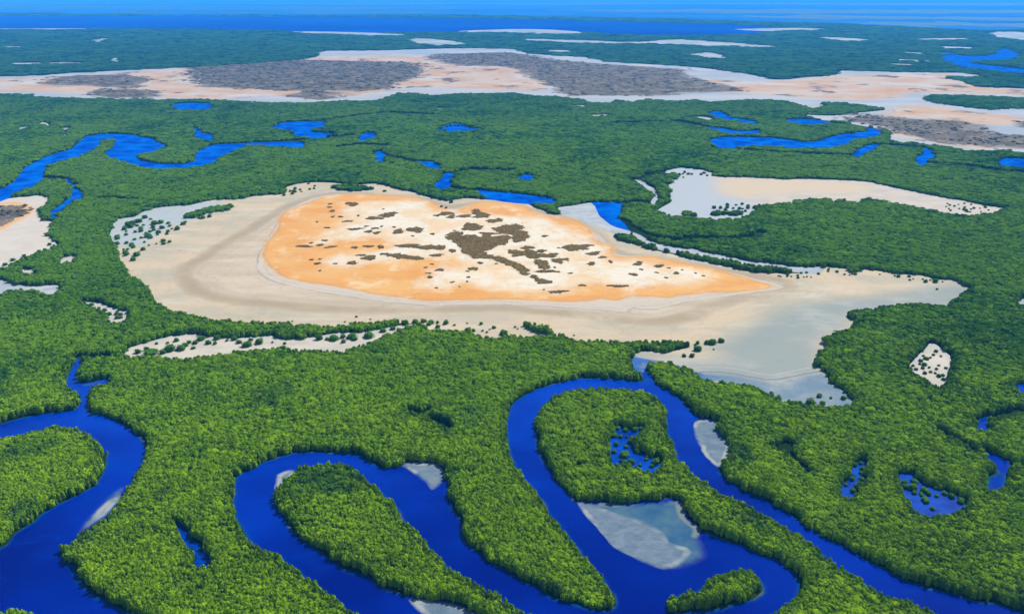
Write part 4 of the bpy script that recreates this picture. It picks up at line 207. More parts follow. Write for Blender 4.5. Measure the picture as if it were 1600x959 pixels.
# ------------------------------------------------------------------ helpers
def smooth(q, rough=0.0, seed=0):
    q = np.array(q, float); n = len(q); out = []
    rng = np.random.RandomState(seed+7)
    for i in range(n):
        p0, p1, p2, p3 = q[i-1], q[i], q[(i+1) % n], q[(i+2) % n]
        for t in (0.0, 0.5):
            v = .5*((2*p1)+(-p0+p2)*t+(2*p0-5*p1+4*p2-p3)*t*t+(-p0+3*p1-3*p2+p3)*t**3)
            if rough: v = v + rng.uniform(-1, 1, 2)*rough*max(1.0, v[1]/700.0)
            out.append(v)
    return np.array(out)

def ragged(q, amp, seed=0, sub=6):
    q = np.array(q, float); rng = np.random.RandomState(seed); out = []
    for a, b in zip(q, np.roll(q, -1, 0)):
        for k in range(sub):
            v = a+(b-a)*k/sub
            out.append(v+np.array([0, rng.uniform(-1, 1)*amp*(v[1]/10000.0)**1.5]))
    return np.array(out)

def inside(pts, q):
    c = np.zeros(len(pts), bool); x, y = pts[:, 0], pts[:, 1]
    for a, b in zip(np.roll(q, 1, 0), q):
        if a[1] == b[1]: continue
        m = (a[1] > y) != (b[1] > y)
        c ^= m & (x < (b[0]-a[0])*(y-a[1])/(b[1]-a[1])+a[0])
    return c

def sdf(pts, q):
    """signed distance, positive inside"""
    d2 = np.full(len(pts), 1e18)
    for a, b in zip(np.roll(q, 1, 0), q):
        e = b-a; L = e.dot(e)+1e-9
        w = pts-a; t = np.clip((w@e)/L, 0, 1)
        r = w-t[:, None]*e; d2 = np.minimum(d2, (r*r).sum(1))
    d = np.sqrt(d2)
    return np.where(inside(pts, q), d, -d)

def sdf_far(pts, q, reach):
    """sdf where it matters, -reach elsewhere"""
    out = np.full(len(pts), -float(reach))
    lo, hi = q.min(0)-reach, q.max(0)+reach
    m = (pts[:, 0] > lo[0]) & (pts[:, 0] < hi[0]) & (pts[:, 1] > lo[1]) & (pts[:, 1] < hi[1])
    if m.any(): out[m] = sdf(pts[m], q)
    return out

def tag(o, label=None, cat=None, group=None, kind=None):
    if label: o['label'] = label
    if cat: o['category'] = cat
    if group: o['group'] = group
    if kind: o['kind'] = kind
    return o

def link(o, parent=None):
    scene.collection.objects.link(o)
    if parent is not None: o.parent = parent
    return o

def sheet(name, q, z, step, mat, zones=None, cut=(), kind='structure', label=None, cat=None, dome=0.0):
    """a sheet with the outline q; every vertex stores its distance to the outline and to each zone"""
    lo, hi = q.min(0)-step*2, q.max(0)+step*2
    sx, sy = (step if isinstance(step, tuple) else (step, step)) if False else (step, step)
    xs = np.arange(lo[0], hi[0]+sx, sx); ys = np.arange(lo[1], hi[1]+sy, sy)
    X, Y = np.meshgrid(xs, ys); pts = np.stack([X.ravel(), Y.ravel()], 1)
    def dist(p):
        d = sdf(p, q)
        for c in cut: d = np.minimum(d, -sdf(p, c))
        return d
    d = dist(pts); nx, ny = len(xs), len(ys)
    G = d.reshape(ny, nx); gy, gx = np.gradient(G, sy, sx); g = np.stack([gx.ravel(), gy.ravel()], 1)
    gl = np.maximum((g*g).sum(1), .3)
    D = G
    keep = (np.maximum.reduce([D[:-1, :-1], D[1:, :-1], D[:-1, 1:], D[1:, 1:]]) > 0)
    mv = (d < 0) & (d > -step*1.6)
    pts[mv] -= (g*(d/gl)[:, None])[mv]
    d = np.where(mv, 0.0, d)
    j, i = np.nonzero(keep); a = j*nx+i
    quads = np.stack([a, a+1, a+1+nx, a+nx], 1)
    used, inv = np.unique(quads, return_inverse=True); quads = inv.reshape(-1, 4)
    pts = pts[used]; d = d[used]
    zz = np.full(len(pts), z) + dome*np.clip(d/12.0, 0, 1)
    me = bpy.data.meshes.new(name)
    me.from_pydata(np.column_stack([pts, zz]).tolist(), [], quads.tolist())
    at = me.attributes.new('edge', 'FLOAT', 'POINT'); at.data.foreach_set('value', d.astype(np.float32))
    for k, zq in (zones or {}).items():
        if isinstance(zq, list): v = np.maximum.reduce([sdf(pts, c) for c in zq])
        else: v = sdf(pts, zq)
        at = me.attributes.new(k, 'FLOAT', 'POINT'); at.data.foreach_set('value', v.astype(np.float32))
    me.materials.append(mat); me.update()
    o = link(bpy.data.objects.new(name, me))
    if kind: o['kind'] = kind
    return tag(o, label, cat)

# ------------------------------------------------------------------ node shorthand
class N:
    def __init__(s, name):
        s.m = bpy.data.materials.new(name); s.m.use_nodes = True
        s.t = s.m.node_tree; s.b = s.t.nodes['Principled BSDF']; s.o = s.t.nodes['Material Output']
        s.pos = s.t.nodes.new('ShaderNodeNewGeometry').outputs['Position']
    def put(s, v, sock):
        if hasattr(v, 'links') or isinstance(v, bpy.types.NodeSocket): s.t.links.new(v, sock)
        else:
            if isinstance(v, tuple) and len(v) == 3 and sock.type == 'RGBA': v = v+(1.0,)
            sock.default_value = v
    def math(s, op, a, b=0.0, c=None, clamp=False):
        n = s.t.nodes.new('ShaderNodeMath'); n.operation = op; n.use_clamp = clamp
        s.put(a, n.inputs[0]); s.put(b, n.inputs[1])
        if c is not None: s.put(c, n.inputs[2])
        return n.outputs[0]
    def attr(s, k):
        n = s.t.nodes.new('ShaderNodeAttribute'); n.attribute_name = k; return n.outputs['Fac']
    def noise(s, scale, detail=4, rough=.55, stretch=None, off=0.0, centred=False):
        n = s.t.nodes.new('ShaderNodeTexNoise'); n.inputs['Scale'].default_value = scale
        n.inputs['Detail'].default_value = detail; n.inputs['Roughness'].default_value = rough
        mp = s.t.nodes.new('ShaderNodeMapping'); s.t.links.new(s.pos, mp.inputs['Vector'])
        mp.inputs['Location'].default_value = (off, off*1.7, 0)
        if stretch: mp.inputs['Scale'].default_value = stretch
        s.t.links.new(mp.outputs[0], n.inputs['Vector'])
        r = n.outputs['Fac']
        return s.math('SUBTRACT', r, .5) if centred else r
    def ss(s, v, a, b):
        n = s.t.nodes.new('ShaderNodeMapRange'); n.interpolation_type = 'SMOOTHSTEP'
        s.put(v, n.inputs['Value']); n.inputs['From Min'].default_value = a; n.inputs['From Max'].default_value = b
        return n.outputs[0]
    def mix(s, f, a, b):
        n = s.t.nodes.new('ShaderNodeMix'); n.data_type = 'RGBA'
        s.put(f, n.inputs[0]); s.put(a, n.inputs[6]); s.put(b, n.inputs[7]); return n.outputs[2]
    def zone(s, k, amp, scale, w=2.0, detail=5, stretch=None, off=0.0, shift=0.0):
        d = s.math('ADD', s.attr(k), s.math('MULTIPLY', s.noise(scale, detail, .6, stretch, off, True), amp))
        if shift: d = s.math('ADD', d, shift)
        return s.ss(d, -w, w), d
    def band(s, d, c, w):
        e = s.math('DIVIDE', s.math('SUBTRACT', d, c), w)
        return s.math('SUBTRACT', 1.0, s.math('MULTIPLY', e, e), clamp=True)
    def bump(s, h, dist, strength=1.0):
        n = s.t.nodes.new('ShaderNodeBump'); n.inputs['Distance'].default_value = dist; n.inputs['Strength'].default_value = strength
        s.put(h, n.inputs['Height']); s.t.links.new(n.outputs[0], s.b.inputs['Normal'])
    def finish(s, col, rough=.8, spec=.3, albedo=1.0, through=0.0):
        if albedo != 1.0:
            n = s.t.nodes.new('ShaderNodeMix'); n.data_type = 'RGBA'; n.blend_type = 'MULTIPLY'; n.inputs[0].default_value = 1.0
            s.put(col, n.inputs[6]); n.inputs[7].default_value = (albedo, albedo, albedo, 1); col = n.outputs[2]
        if through:
            tr = s.t.nodes.new('ShaderNodeBsdfTranslucent'); s.put(col, tr.inputs[0])
            mx = s.t.nodes.new('ShaderNodeMixShader'); mx.inputs[0].default_value = through
            s.t.links.new(s.b.outputs[0], mx.inputs[1]); s.t.links.new(tr.outputs[0], mx.inputs[2]); s.t.links.new(mx.outputs[0], s.o.inputs[0])
        s.put(col, s.b.inputs['Base Color']); s.put(rough, s.b.inputs['Roughness']); s.put(spec, s.b.inputs['Specular IOR Level'])
        return s.m

DEEP = (0.0, 0.003, 0.082)
TEAL = (0.002, 0.030, 0.10)
def water_col(n):
    v = n.noise(.006, 3, .5)
    sp = n.t.nodes.new('ShaderNodeSeparateXYZ'); n.t.links.new(n.pos, sp.inputs[0])
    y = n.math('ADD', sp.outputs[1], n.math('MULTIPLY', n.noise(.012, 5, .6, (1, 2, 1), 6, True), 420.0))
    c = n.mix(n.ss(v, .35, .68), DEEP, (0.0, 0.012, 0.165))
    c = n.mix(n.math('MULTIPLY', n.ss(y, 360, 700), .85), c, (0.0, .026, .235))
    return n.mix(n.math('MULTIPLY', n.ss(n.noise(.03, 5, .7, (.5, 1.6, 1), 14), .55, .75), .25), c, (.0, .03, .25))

def mat_water():
    n = N('river_water')
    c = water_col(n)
    e = n.math('ADD', n.attr('edge'), n.math('MULTIPLY', n.noise(.06, 4, .6, None, 3, True), 5.0))
    c = n.mix(n.ss(e, 3.2, -.6), c, TEAL)
    mud = n.math('MULTIPLY', n.ss(e, 1.6, -.2), n.ss(n.noise(.02, 5, .7, None, 77), .48, .62))
    c = n.mix(n.math('MULTIPLY', mud, .85), c, (.055, .06, .035))
    n.bump(n.math('ADD', n.noise(.35, 3, .6, (1, .6, 1)), n.math('MULTIPLY', n.noise(.05, 2, .5), 2.0)), .12, .5)
    return n.finish(c, .10, .02)

def mat_lagoon():
    n = N('shallow_lagoon_water')
    c = n.mix(n.ss(n.noise(.03, 5, .6), .3, .7), (0.0, .018, .19), (0.0, .075, .32))
    n.bump(n.noise(.35, 3, .6), .12, .5)
    return n.finish(c, .3, .0)

def mat_ground():
    n = N('swamp_ground')
    c = n.mix(n.ss(n.noise(.01, 6, .6), .35, .65), (.004, .012, .002), (.010, .024, .004))
    c = n.mix(n.ss(n.noise(.0011, 5, .6, None, 5), .52, .68), c, (.03, .055, .02))
    return n.finish(c, 1.0, .0)

GREY = (.47, .47, .41)
CREAM = (.66, .56, .40)
def mat_sand():
    """the big tidal flat: nested tide rings, orange crust, white salt"""
    n = N('tidal_sand')
    grain = n.noise(.5, 5, .6); soft = n.noise(.012, 5, .6, (1, 1.6, 1)); streak = n.noise(.02, 5, .65, (.5, 2.2, 1), 9)
    c = n.mix(n.ss(soft, .38, .62), (.52, .46, .32), (.66, .52, .34))
    c = n.mix(n.ss(streak, .5, .75), c, (.68, .60, .45))
    # grey water-washed parts
    f, d = n.zone('pool', 26, .012, 20); c = n.mix(n.math('MULTIPLY', f, .88), c, (.28, .34, .32))
    pale = n.ss(n.noise(.013, 5, .65, (1, 1.6, 1), 33), .46, .66)
    c = n.mix(n.math('MULTIPLY', n.math('MULTIPLY', f, pale), .55), c, (.55, .52, .45))
    f, d = n.zone('pool_left', 10, .03, 8); c = n.mix(n.math('MULTIPLY', f, .8), c, (.42, .50, .52))
    fb, db = n.zone('blue', 3, .06, 2); c = n.mix(n.math('MULTIPLY', fb, n.ss(n.noise(.05, 4, .6, None, 60), .05, .5)), c, (.02, .13, .42))
    fb, db = n.zone('tip', 8, .04, 5); c = n.mix(n.math('MULTIPLY', fb, n.ss(n.noise(.03, 5, .7, None, 60), .15, .7)), c, (.14, .24, .33))
    c = n.mix(n.math('MULTIPLY', n.band(db, -4.0, 1.6), .6), c, (.07, .11, .16))
    c = n.mix(n.math('MULTIPLY', n.band(db, -13.0, 1.1), .35), c, (.62, .62, .58))
    # outer ring
    f, d = n.zone('ring_outer', 22, .018, 7.0)
    c = n.mix(f, c, n.mix(n.ss(streak, .35, .65), (.58, .46, .31), (.68, .55, .39)))
    c = n.mix(n.math('MULTIPLY', n.math('MULTIPLY', n.band(d, 8.0, 14.0), n.ss(n.noise(.009, 5, .7, None, 91), .22, .55)), .8), c, (.40, .315, .185))
    c = n.mix(n.math('MULTIPLY', n.band(d, 26.0, 7.0), .35), c, (.44, .38, .28))
    # inner ring
    f, d2 = n.zone('ring_inner', 10, .03, 1.6)
    c = n.mix(n.math('MULTIPLY', f, .6), c, (.66, .58, .47))
    c = n.mix(n.math('MULTIPLY', n.math('MULTIPLY', n.band(d2, 1.0, 1.8), n.ss(n.noise(.03, 4, .7, None, 19), .3, .6)), .65), c, (.28, .26, .25))
    c = n.mix(n.math('MULTIPLY', n.band(d2, 9.0, 1.4), .35), c, (.42, .38, .35))
    # orange
    f, d3 = n.zone('orange', 14, .03, 5.0)
    og = n.mix(n.ss(n.noise(.011, 5, .6, (1, 2, 1), 21), .35, .65), (.80, .355, .07), (.84, .45, .13))
    og = n.mix(n.ss(n.noise(.03, 6, .65, (.9, .7, 1), 4), .50, .72), og, (.90, .66, .38))
    c = n.mix(f, c, og)
    c = n.mix(n.math('MULTIPLY', n.band(d3, 2.5, 3.0), .35), c, (.45, .25, .08))
    f, d4 = n.zone('white', 90, .014, 18.0, 7, (1.1, .9, 1), 13, -10.0)
    wh = n.mix(n.ss(n.noise(.02, 6, .65, (1, .8, 1), 40), .42, .62), (.86, .77, .60), (.84, .62, .36))
    c = n.mix(n.math('MULTIPLY', f, .97), c, wh)
    c = n.mix(n.math('MULTIPLY', n.ss(grain, .3, .8), .12), c, (.30, .25, .18))
    f, d5 = n.zone('tuft', 14, .07, 4, 6, None, 70)
    c = n.mix(n.math('MULTIPLY', f, .8), c, n.mix(n.ss(n.noise(.2, 5, .7), .4, .6), (.34, .24, .12), (.62, .46, .27)))
    tide = n.math('SINE', n.math('ADD', n.math('MULTIPLY', d, .55), n.math('MULTIPLY', n.noise(.012, 5, .6, None, 81), 26.0)))
    c = n.mix(n.math('MULTIPLY', n.ss(tide, .55, 1.0), .10), c, (.36, .28, .19))
    vein = n.band(n.noise(.011, 7, .62, (1, 1.3, 1), 88), .5, .008)
    c = n.mix(n.math('MULTIPLY', vein, .22), c, (.30, .24, .17))
    mot = n.ss(n.noise(.06, 6, .75, (.7, 1.6, 1), 44), .55, .72)
    c = n.mix(n.math('MULTIPLY', mot, .16), c, (.34, .28, .20))
    n.bump(n.noise(.2, 4, .6), .15, .4)
    return n.finish(c, .9, .06, .45)

def mat_simple_sand(name, a, b, wet, wetness=.5, scale=.03, tan=False, creamy=False):
    n = N(name)
    c = n.mix(n.ss(n.noise(scale, 5, .62, (1, 1.5, 1)), .38, .62), a, b)
    e = n.math('ADD', n.attr('edge'), n.math('MULTIPLY', n.noise(.03, 4, .6, None, 3, True), 14.0))
    c = n.mix(n.math('MULTIPLY', n.ss(e, 7, 0), wetness), c, wet)
    if tan:
        f, d = n.zone('tan', 8, .03, 3)
        c = n.mix(f, c, (.72, .52, .33)); c = n.mix(n.math('MULTIPLY', n.band(d, 11.0, 9.0), .8), c, (.72, .40, .14))
    if creamy:
        f, d = n.zone('cream', 40, .012, 22); c = n.mix(n.math('MULTIPLY', f, .85), c, (.64, .50, .32))
        f, d = n.zone('grey', 25, .012, 22); c = n.mix(n.math('MULTIPLY', f, .85), c, (.42, .47, .50))
    n.bump(n.noise(.25, 4, .6), .12, .4)
    return n.finish(c, .85, .08, .46)

def mat_salt():
    n = N('salt_flat_crust')
    c = n.mix(n.ss(n.noise(.006, 5, .6, (.5, 1.3, 1)), .35, .65), (.44, .49, .52), (.60, .60, .58))
    f, d = n.zone('orange', 150, .006, 26, 6, (.8, .8, 1))
    og = n.mix(n.ss(n.noise(.010, 6, .65, (.6, .7, 1), 8), .40, .60), (.72, .44, .24), (.72, .58, .43))
    og = n.mix(n.ss(n.noise(.010, 6, .7, (.7, .6, 1), 30), .55, .62), og, (.19, .14, .11))
    og = n.mix(n.ss(n.noise(.007, 6, .6, (.5, .6, 1), 50), .56, .66), og, (.70, .66, .60))
    c = n.mix(f, c, og)
    f, d = n.zone('scrub', 230, .006, 22, 8, (.6, .7, 1), 64)
    f = n.math('MULTIPLY', f, n.ss(n.noise(.012, 7, .72, (.5, .6, 1), 101), .36, .47))
    c = n.mix(n.math('MULTIPLY', f, .92), c, n.mix(n.ss(n.noise(.015, 6, .7), .4, .6), (.15, .12, .085), (.33, .26, .18)))
    return n.finish(c, .9, .03, .38)

def mat_bank():
    n = N('wet_sandbank')
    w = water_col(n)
    e = n.math('ADD', n.attr('edge'), n.math('MULTIPLY', n.noise(.09, 4, .6, None, 3, True), 5.0))
    pass
    sub = n.mix(n.ss(n.noise(.05, 4, .6), .35, .65), (.012, .048, .098), (.034, .074, .104))
    c = n.mix(n.ss(e, .5, 7), w, sub)
    c = n.mix(n.math('MULTIPLY', n.math('MULTIPLY', n.band(e, 4.0, 3.0), .6), n.ss(n.noise(.03, 3, .6, None, 12), .45, .62)), c, (.14, .155, .10))
    f, d = n.zone('dry', 6.0, .07, 2.4)
    g = n.mix(n.ss(n.noise(.09, 6, .75, (1, 1.5, 1)), .3, .7), (.050, .076, .102), (.094, .122, .142))
    g = n.mix(n.math('MULTIPLY', n.ss(n.noise(1.1, 3, .7), .55, .75), .30), g, (.14, .16, .18))
    c = n.mix(f, c, g)
    rim = n.math('MULTIPLY', n.band(d, 1.0, 2.2), n.ss(n.noise(.035, 3, .6, None, 28), .44, .64))
    c = n.mix(n.math('MULTIPLY', rim, .5), c, (.26, .26, .21))
    n.bump(n.noise(1.2, 3, .6), .1, .4)
    return n.finish(c, .4, .02)

def mat_leaf(name, cols, patch, painted_haze=False):
    n = N(name)
    oi = n.t.nodes.new('ShaderNodeObjectInfo').outputs['Random']
    isl = n.t.nodes.new('ShaderNodeNewGeometry').outputs['Random Per Island']
    big = n.noise(.009, 5, .62, None, 17); mid = n.noise(.05, 4, .6, None, 2)
    v = n.math('ADD', n.math('ADD', n.math('MULTIPLY', big, 1.2), n.math('MULTIPLY', n.noise(.0023, 5, .6, None, 55, True), 1.8)), n.math('ADD', n.math('MULTIPLY', oi, .5), n.math('MULTIPLY', mid, .5)))
    c = n.mix(n.ss(v, .66, 1.20), cols[0], cols[1])
    c = n.mix(n.math('MULTIPLY', n.ss(isl, .45, 1.0), .55), c, cols[2])
    c = n.mix(n.math('MULTIPLY', n.ss(n.noise(.012, 5, .65, None, 71), .56, .68), patch), c, cols[3])
    if painted_haze:      # distance haze and vignette painted into the leaves, darker and bluer farther off
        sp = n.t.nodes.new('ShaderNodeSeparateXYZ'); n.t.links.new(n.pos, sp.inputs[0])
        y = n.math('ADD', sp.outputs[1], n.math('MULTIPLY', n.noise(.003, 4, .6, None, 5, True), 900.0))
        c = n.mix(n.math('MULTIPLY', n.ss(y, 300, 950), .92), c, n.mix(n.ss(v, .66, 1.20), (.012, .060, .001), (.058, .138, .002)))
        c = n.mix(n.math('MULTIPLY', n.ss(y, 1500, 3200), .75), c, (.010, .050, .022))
    return n.finish(c, .8, .0, 1.0, .18)

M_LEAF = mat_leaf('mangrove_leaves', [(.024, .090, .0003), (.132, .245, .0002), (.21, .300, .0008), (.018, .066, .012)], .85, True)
M_BUSH = mat_leaf('mangrove_bush_leaves', [(.020, .075, .004), (.045, .125, .006), (.08, .17, .006), (.03, .09, .02)], .4)
def mat_plain(name, a, b, sc, rough=.9):
    n = N(name); return n.finish(n.mix(n.ss(n.noise(sc, 5, .6), .35, .65), a, b), rough, .1)
M_BARK = mat_plain('mangrove_roots', (.05, .04, .03), (.10, .08, .06), 1.5)
M_SCRUB = mat_plain('dry_scrub', (.050, .030, .002), (.115, .076, .010), .25)
M_HEATH = mat_plain('salt_scrub', (.050, .044, .026), (.125, .100, .062), .018)
M_POND = mat_plain('pond_water', (0, .012, .12), (0, .032, .22), .05, .3); M_POND.node_tree.nodes['Principled BSDF'].inputs['Specular IOR Level'].default_value = .02
M_GROUND, M_WATER, M_LAGOON, M_SAND, M_SALT, M_BANK = mat_ground(), mat_water(), mat_lagoon(), mat_sand(), mat_salt(), mat_bank()
M_BAY = mat_plain('bay_water', (0, .012, .15), (0, .03, .22), .0006, .6)
M_SEA_HAZE = mat_plain('sea_haze_blue', (.006, .055, .21), (.014, .085, .24), .0004, .6)  # open sea, and haze blue painted for the land beyond the bay
for m_ in (M_BAY, M_SEA_HAZE): m_.node_tree.nodes['Principled BSDF'].inputs['Specular IOR Level'].default_value = 0.0
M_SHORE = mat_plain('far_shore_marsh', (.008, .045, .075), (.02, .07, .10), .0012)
M_PALE = mat_simple_sand('pale_tidal_mud', (.52, .47, .38), (.62, .55, .44), (.40, .45, .46))
M_PALE_R = mat_simple_sand('pale_basin_mud', (.50, .45, .37), (.60, .51, .39), (.42, .45, .46), creamy=True)
M_PALE_L = mat_simple_sand('rimmed_tidal_sand', (.60, .53, .42), (.66, .58, .48), (.52, .48, .40), tan=True)
M_GREYMUD = mat_simple_sand('grey_creek_mud', (.36, .40, .42), (.50, .51, .50), (.28, .36, .42), .3)
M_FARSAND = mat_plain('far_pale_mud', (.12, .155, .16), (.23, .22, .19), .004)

# ------------------------------------------------------------------ ground
def ground():
    bm = bmesh.new(); ys = [-600, 0, 600, 1500, 4000, 10000, 32000, 90000]; prev = None
    for y in ys:
        w = 1800+abs(y)*1.1
        row = [bm.verts.new((w*k/8.0, y, 0.0)) for k in range(-8, 9)]
        if prev:
            for a in range(16): bm.faces.new((prev[a], prev[a+1], row[a+1], row[a]))
        prev = row
    me = bpy.data.meshes.new('ground'); bm.to_mesh(me); bm.free(); me.materials.append(M_GROUND)
    tag(link(bpy.data.objects.new('ground', me)), kind='structure')
ground()

SM = {}
for grp, rough in ((WATER, .9), (SAND, 1.0)):
    for i, (k, q) in enumerate(grp.items()): SM[k] = smooth(q, rough, i)
SM['bay'] = smooth(WATER['bay'], 0, 1); SM['sea_haze'] = ragged(WATER['sea_haze'], 420.0, 3)
ISL = {k: smooth(q, .5, 3) for k, q in ISLE.items()}
Z = {k: smooth(q, 0, 1) for k, q in ZONE.items()}
def stepfor(q):
    d = max(300.0, q[:, 1].min()); return max(1.6, min(60.0, d*.0045))
for k in WATER:
    q = SM[k]
    if k == 'river_main': sheet('river', q, .06, 2.6, M_WATER, cut=list(ISL.values()))
    elif k == 'river_left': sheet('river', q, .06, 2.6, M_WATER)
    elif k == 'bay': sheet('bay_water', q, .5, 110.0, M_BAY)
    elif k == 'sea_haze': sheet('sea_haze', q, .9, 600.0, M_SEA_HAZE)  # covers far land as well as sea, its blue standing in for haze
    else:
        nm = 'lagoon_water' if ('lagoon' in k or 'pond' in k) else ('creek' if 'creek' in k else 'river')
        far = q[:, 1].min() > 700
        sheet(nm, q, .06 if not far else .12, stepfor(q), M_LAGOON if far else (M_POND if nm == 'lagoon_water' else M_WATER))
sheet('sand_flat', SM['sand_flat'], .10, 3.6, M_SAND, {k: Z[k] for k in ('ring_outer', 'ring_inner', 'orange', 'white', 'pool', 'pool_left', 'blue', 'tip')} | {'tuft': [smooth(BIG, 0, 1), smooth(BIG_UPPER, 0, 1)]})
sheet('sand_flat', SM['sand_flat_right'], .10, 5.0, M_PALE_R, {'cream': Z['cream_right'], 'grey': Z['grey_right']})
sheet('sand_flat', SM['sand_flat_left'], .10, 3.0, M_PALE_L, {'tan': Z['tan_left']})
sheet('salt_flat', SM['salt_flat'], .3, 14.0, M_SALT, {'orange': [Z[k] for k in ('salt_orange', 'salt_orange_b', 'salt_orange_c', 'salt_orange_d')], 'scrub': [smooth(q, 0, 1) for k, q in SCRUB.items() if k != 'h']})
for k in SAND:
    if k in ('sand_flat', 'sand_flat_right', 'sand_flat_left', 'salt_flat'): continue
    sheet('mud_flat' if 'mud' in k or 'creek' in k else 'sand_patch', SM[k], .14, stepfor(SM[k]) if 'creek_bed' not in k else 2.2, M_GREYMUD if ('mud' in k or 'creek' in k) else M_PALE)
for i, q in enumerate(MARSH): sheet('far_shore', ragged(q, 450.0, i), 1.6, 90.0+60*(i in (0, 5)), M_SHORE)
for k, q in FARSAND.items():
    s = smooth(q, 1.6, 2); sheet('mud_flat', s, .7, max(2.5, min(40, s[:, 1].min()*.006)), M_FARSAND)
for k, q in BARS.items():
    s = smooth(q, .3, 4); zz = {'dry': smooth(ZONE['dry_bank'] if k == 'sandbank_c' else ZONE['dry_spit'], .2, 5)}
    if k in ('sandbank_a', 'sandbank_b', 'sandbank_d', 'sandbank_f'):
        c = s.mean(0); inn = s+(c-s)/np.maximum(1, np.linalg.norm(c-s, axis=1))[:, None]*1.6
        zz = {'dry': inn}
    sheet('sandbank', s, .11, 1.5 if s[:, 1].min() < 700 else 4.0, M_BANK, zz)

# ------------------------------------------------------------------ plants
def leafy(seed, n_top, n_side, size, squash=1.0, core=.80):
    """unit mangrove crown: radius 1, from z 0.1 to 1, made of leaf clumps round a dark core"""
    rng = random.Random(seed); V, Fc = [], []
    lob = [(rng.uniform(0, 6.28), rng.uniform(.15, .68), rng.uniform(.30, .66), rng.uniform(-.12, .14)) for _ in range(3+seed % 5)]
    def leaf(p, nrm, s):
        a = nrm.orthogonal().normalized(); b = nrm.cross(a); t = rng.uniform(0, 6.28)
        u = (a*math.cos(t)+b*math.sin(t))*s; w = (b*math.cos(t)-a*math.sin(t))*s*.75
        i = len(V); V.extend([p-u, p-w*.9, p+u, p+w]); Fc.append((i, i+1, i+2, i+3))
    for _ in range(n_top):
        if rng.random() < .75:
            l = rng.choice(lob); th = rng.uniform(0, 6.28); ph = math.acos(rng.uniform(.05, 1))
            n = Vector((math.sin(ph)*math.cos(th), math.sin(ph)*math.sin(th), math.cos(ph)))
            p = Vector((math.cos(l[0])*l[1], math.sin(l[0])*l[1], .62+l[3])) + Vector((n.x*l[2], n.y*l[2], n.z*.30))*rng.uniform(.85, 1.08)
        else:
            th = rng.uniform(0, 6.28); ph = math.acos(rng.uniform(.1, 1))
            n = Vector((math.sin(ph)*math.cos(th), math.sin(ph)*math.sin(th), math.cos(ph)))
            p = Vector((n.x*.6, n.y*.6, .62+n.z*.38))
        m = (n*.8+Vector((rng.gauss(0, .36), rng.gauss(0, .36), rng.gauss(0, .2)+.75))).normalized()
        leaf(p, m, size*rng.uniform(.7, 1.3))
    for _ in range(n_side):
        th = rng.uniform(0, 6.28); z = rng.uniform(.12, .66); rr = .80+.16*math.sin(z*5+.5)+rng.uniform(-.08, .08)
        n = Vector((math.cos(th), math.sin(th), rng.uniform(-.1, .8))).normalized()
        leaf(Vector((math.cos(th)*rr, math.sin(th)*rr, z)), (n+Vector((rng.gauss(0, .4), rng.gauss(0, .4), 0))).normalized(), size*rng.uniform(.7, 1.2))
    # lumpy core
    rings, seg = 5, 9; i0 = len(V)
    for r in range(rings):
        t = r/(rings-1); z = .10+.78*t; rad = core*(.78 if r == 0 else math.sqrt(max(.02, 1-max(0, (t-.45)/.56)**2)))
        for s in range(seg):
            a = 6.283*s/seg; q = rad*(1+.14*math.sin(3*a+seed+r)+rng.uniform(-.08, .08))
            V.append(Vector((math.cos(a)*q, math.sin(a)*q, z+rng.uniform(-.02, .03))))
    for r in range(rings-1):
        for s in range(seg):
            a, b = i0+r*seg+s, i0+r*seg+(s+1) % seg; Fc.append((a, b, b+seg, a+seg))
    V.append(Vector((0, 0, .90))); k = len(V)-1
    for s in range(seg): Fc.append((i0+(rings-1)*seg+s, i0+(rings-1)*seg+(s+1) % seg, k))
    return V, Fc

def mesh(name, V, Fc, mat):
    me = bpy.data.meshes.new(name); me.from_pydata([tuple(v) for v in V], [], Fc); me.materials.append(mat); me.update(); return me

def proto_coll(name, meshes):
    c = bpy.data.collections.new(name)
    for m in meshes: c.objects.link(bpy.data.objects.new(m.name, m))
    return c
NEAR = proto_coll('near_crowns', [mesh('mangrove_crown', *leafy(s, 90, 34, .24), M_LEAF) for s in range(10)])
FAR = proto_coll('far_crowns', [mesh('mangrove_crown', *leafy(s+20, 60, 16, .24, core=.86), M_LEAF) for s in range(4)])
HEATH = proto_coll('heath_clumps', [mesh('scrub_clump', *leafy(s+40, 40, 14, .26, core=.86), M_HEATH) for s in range(4)])

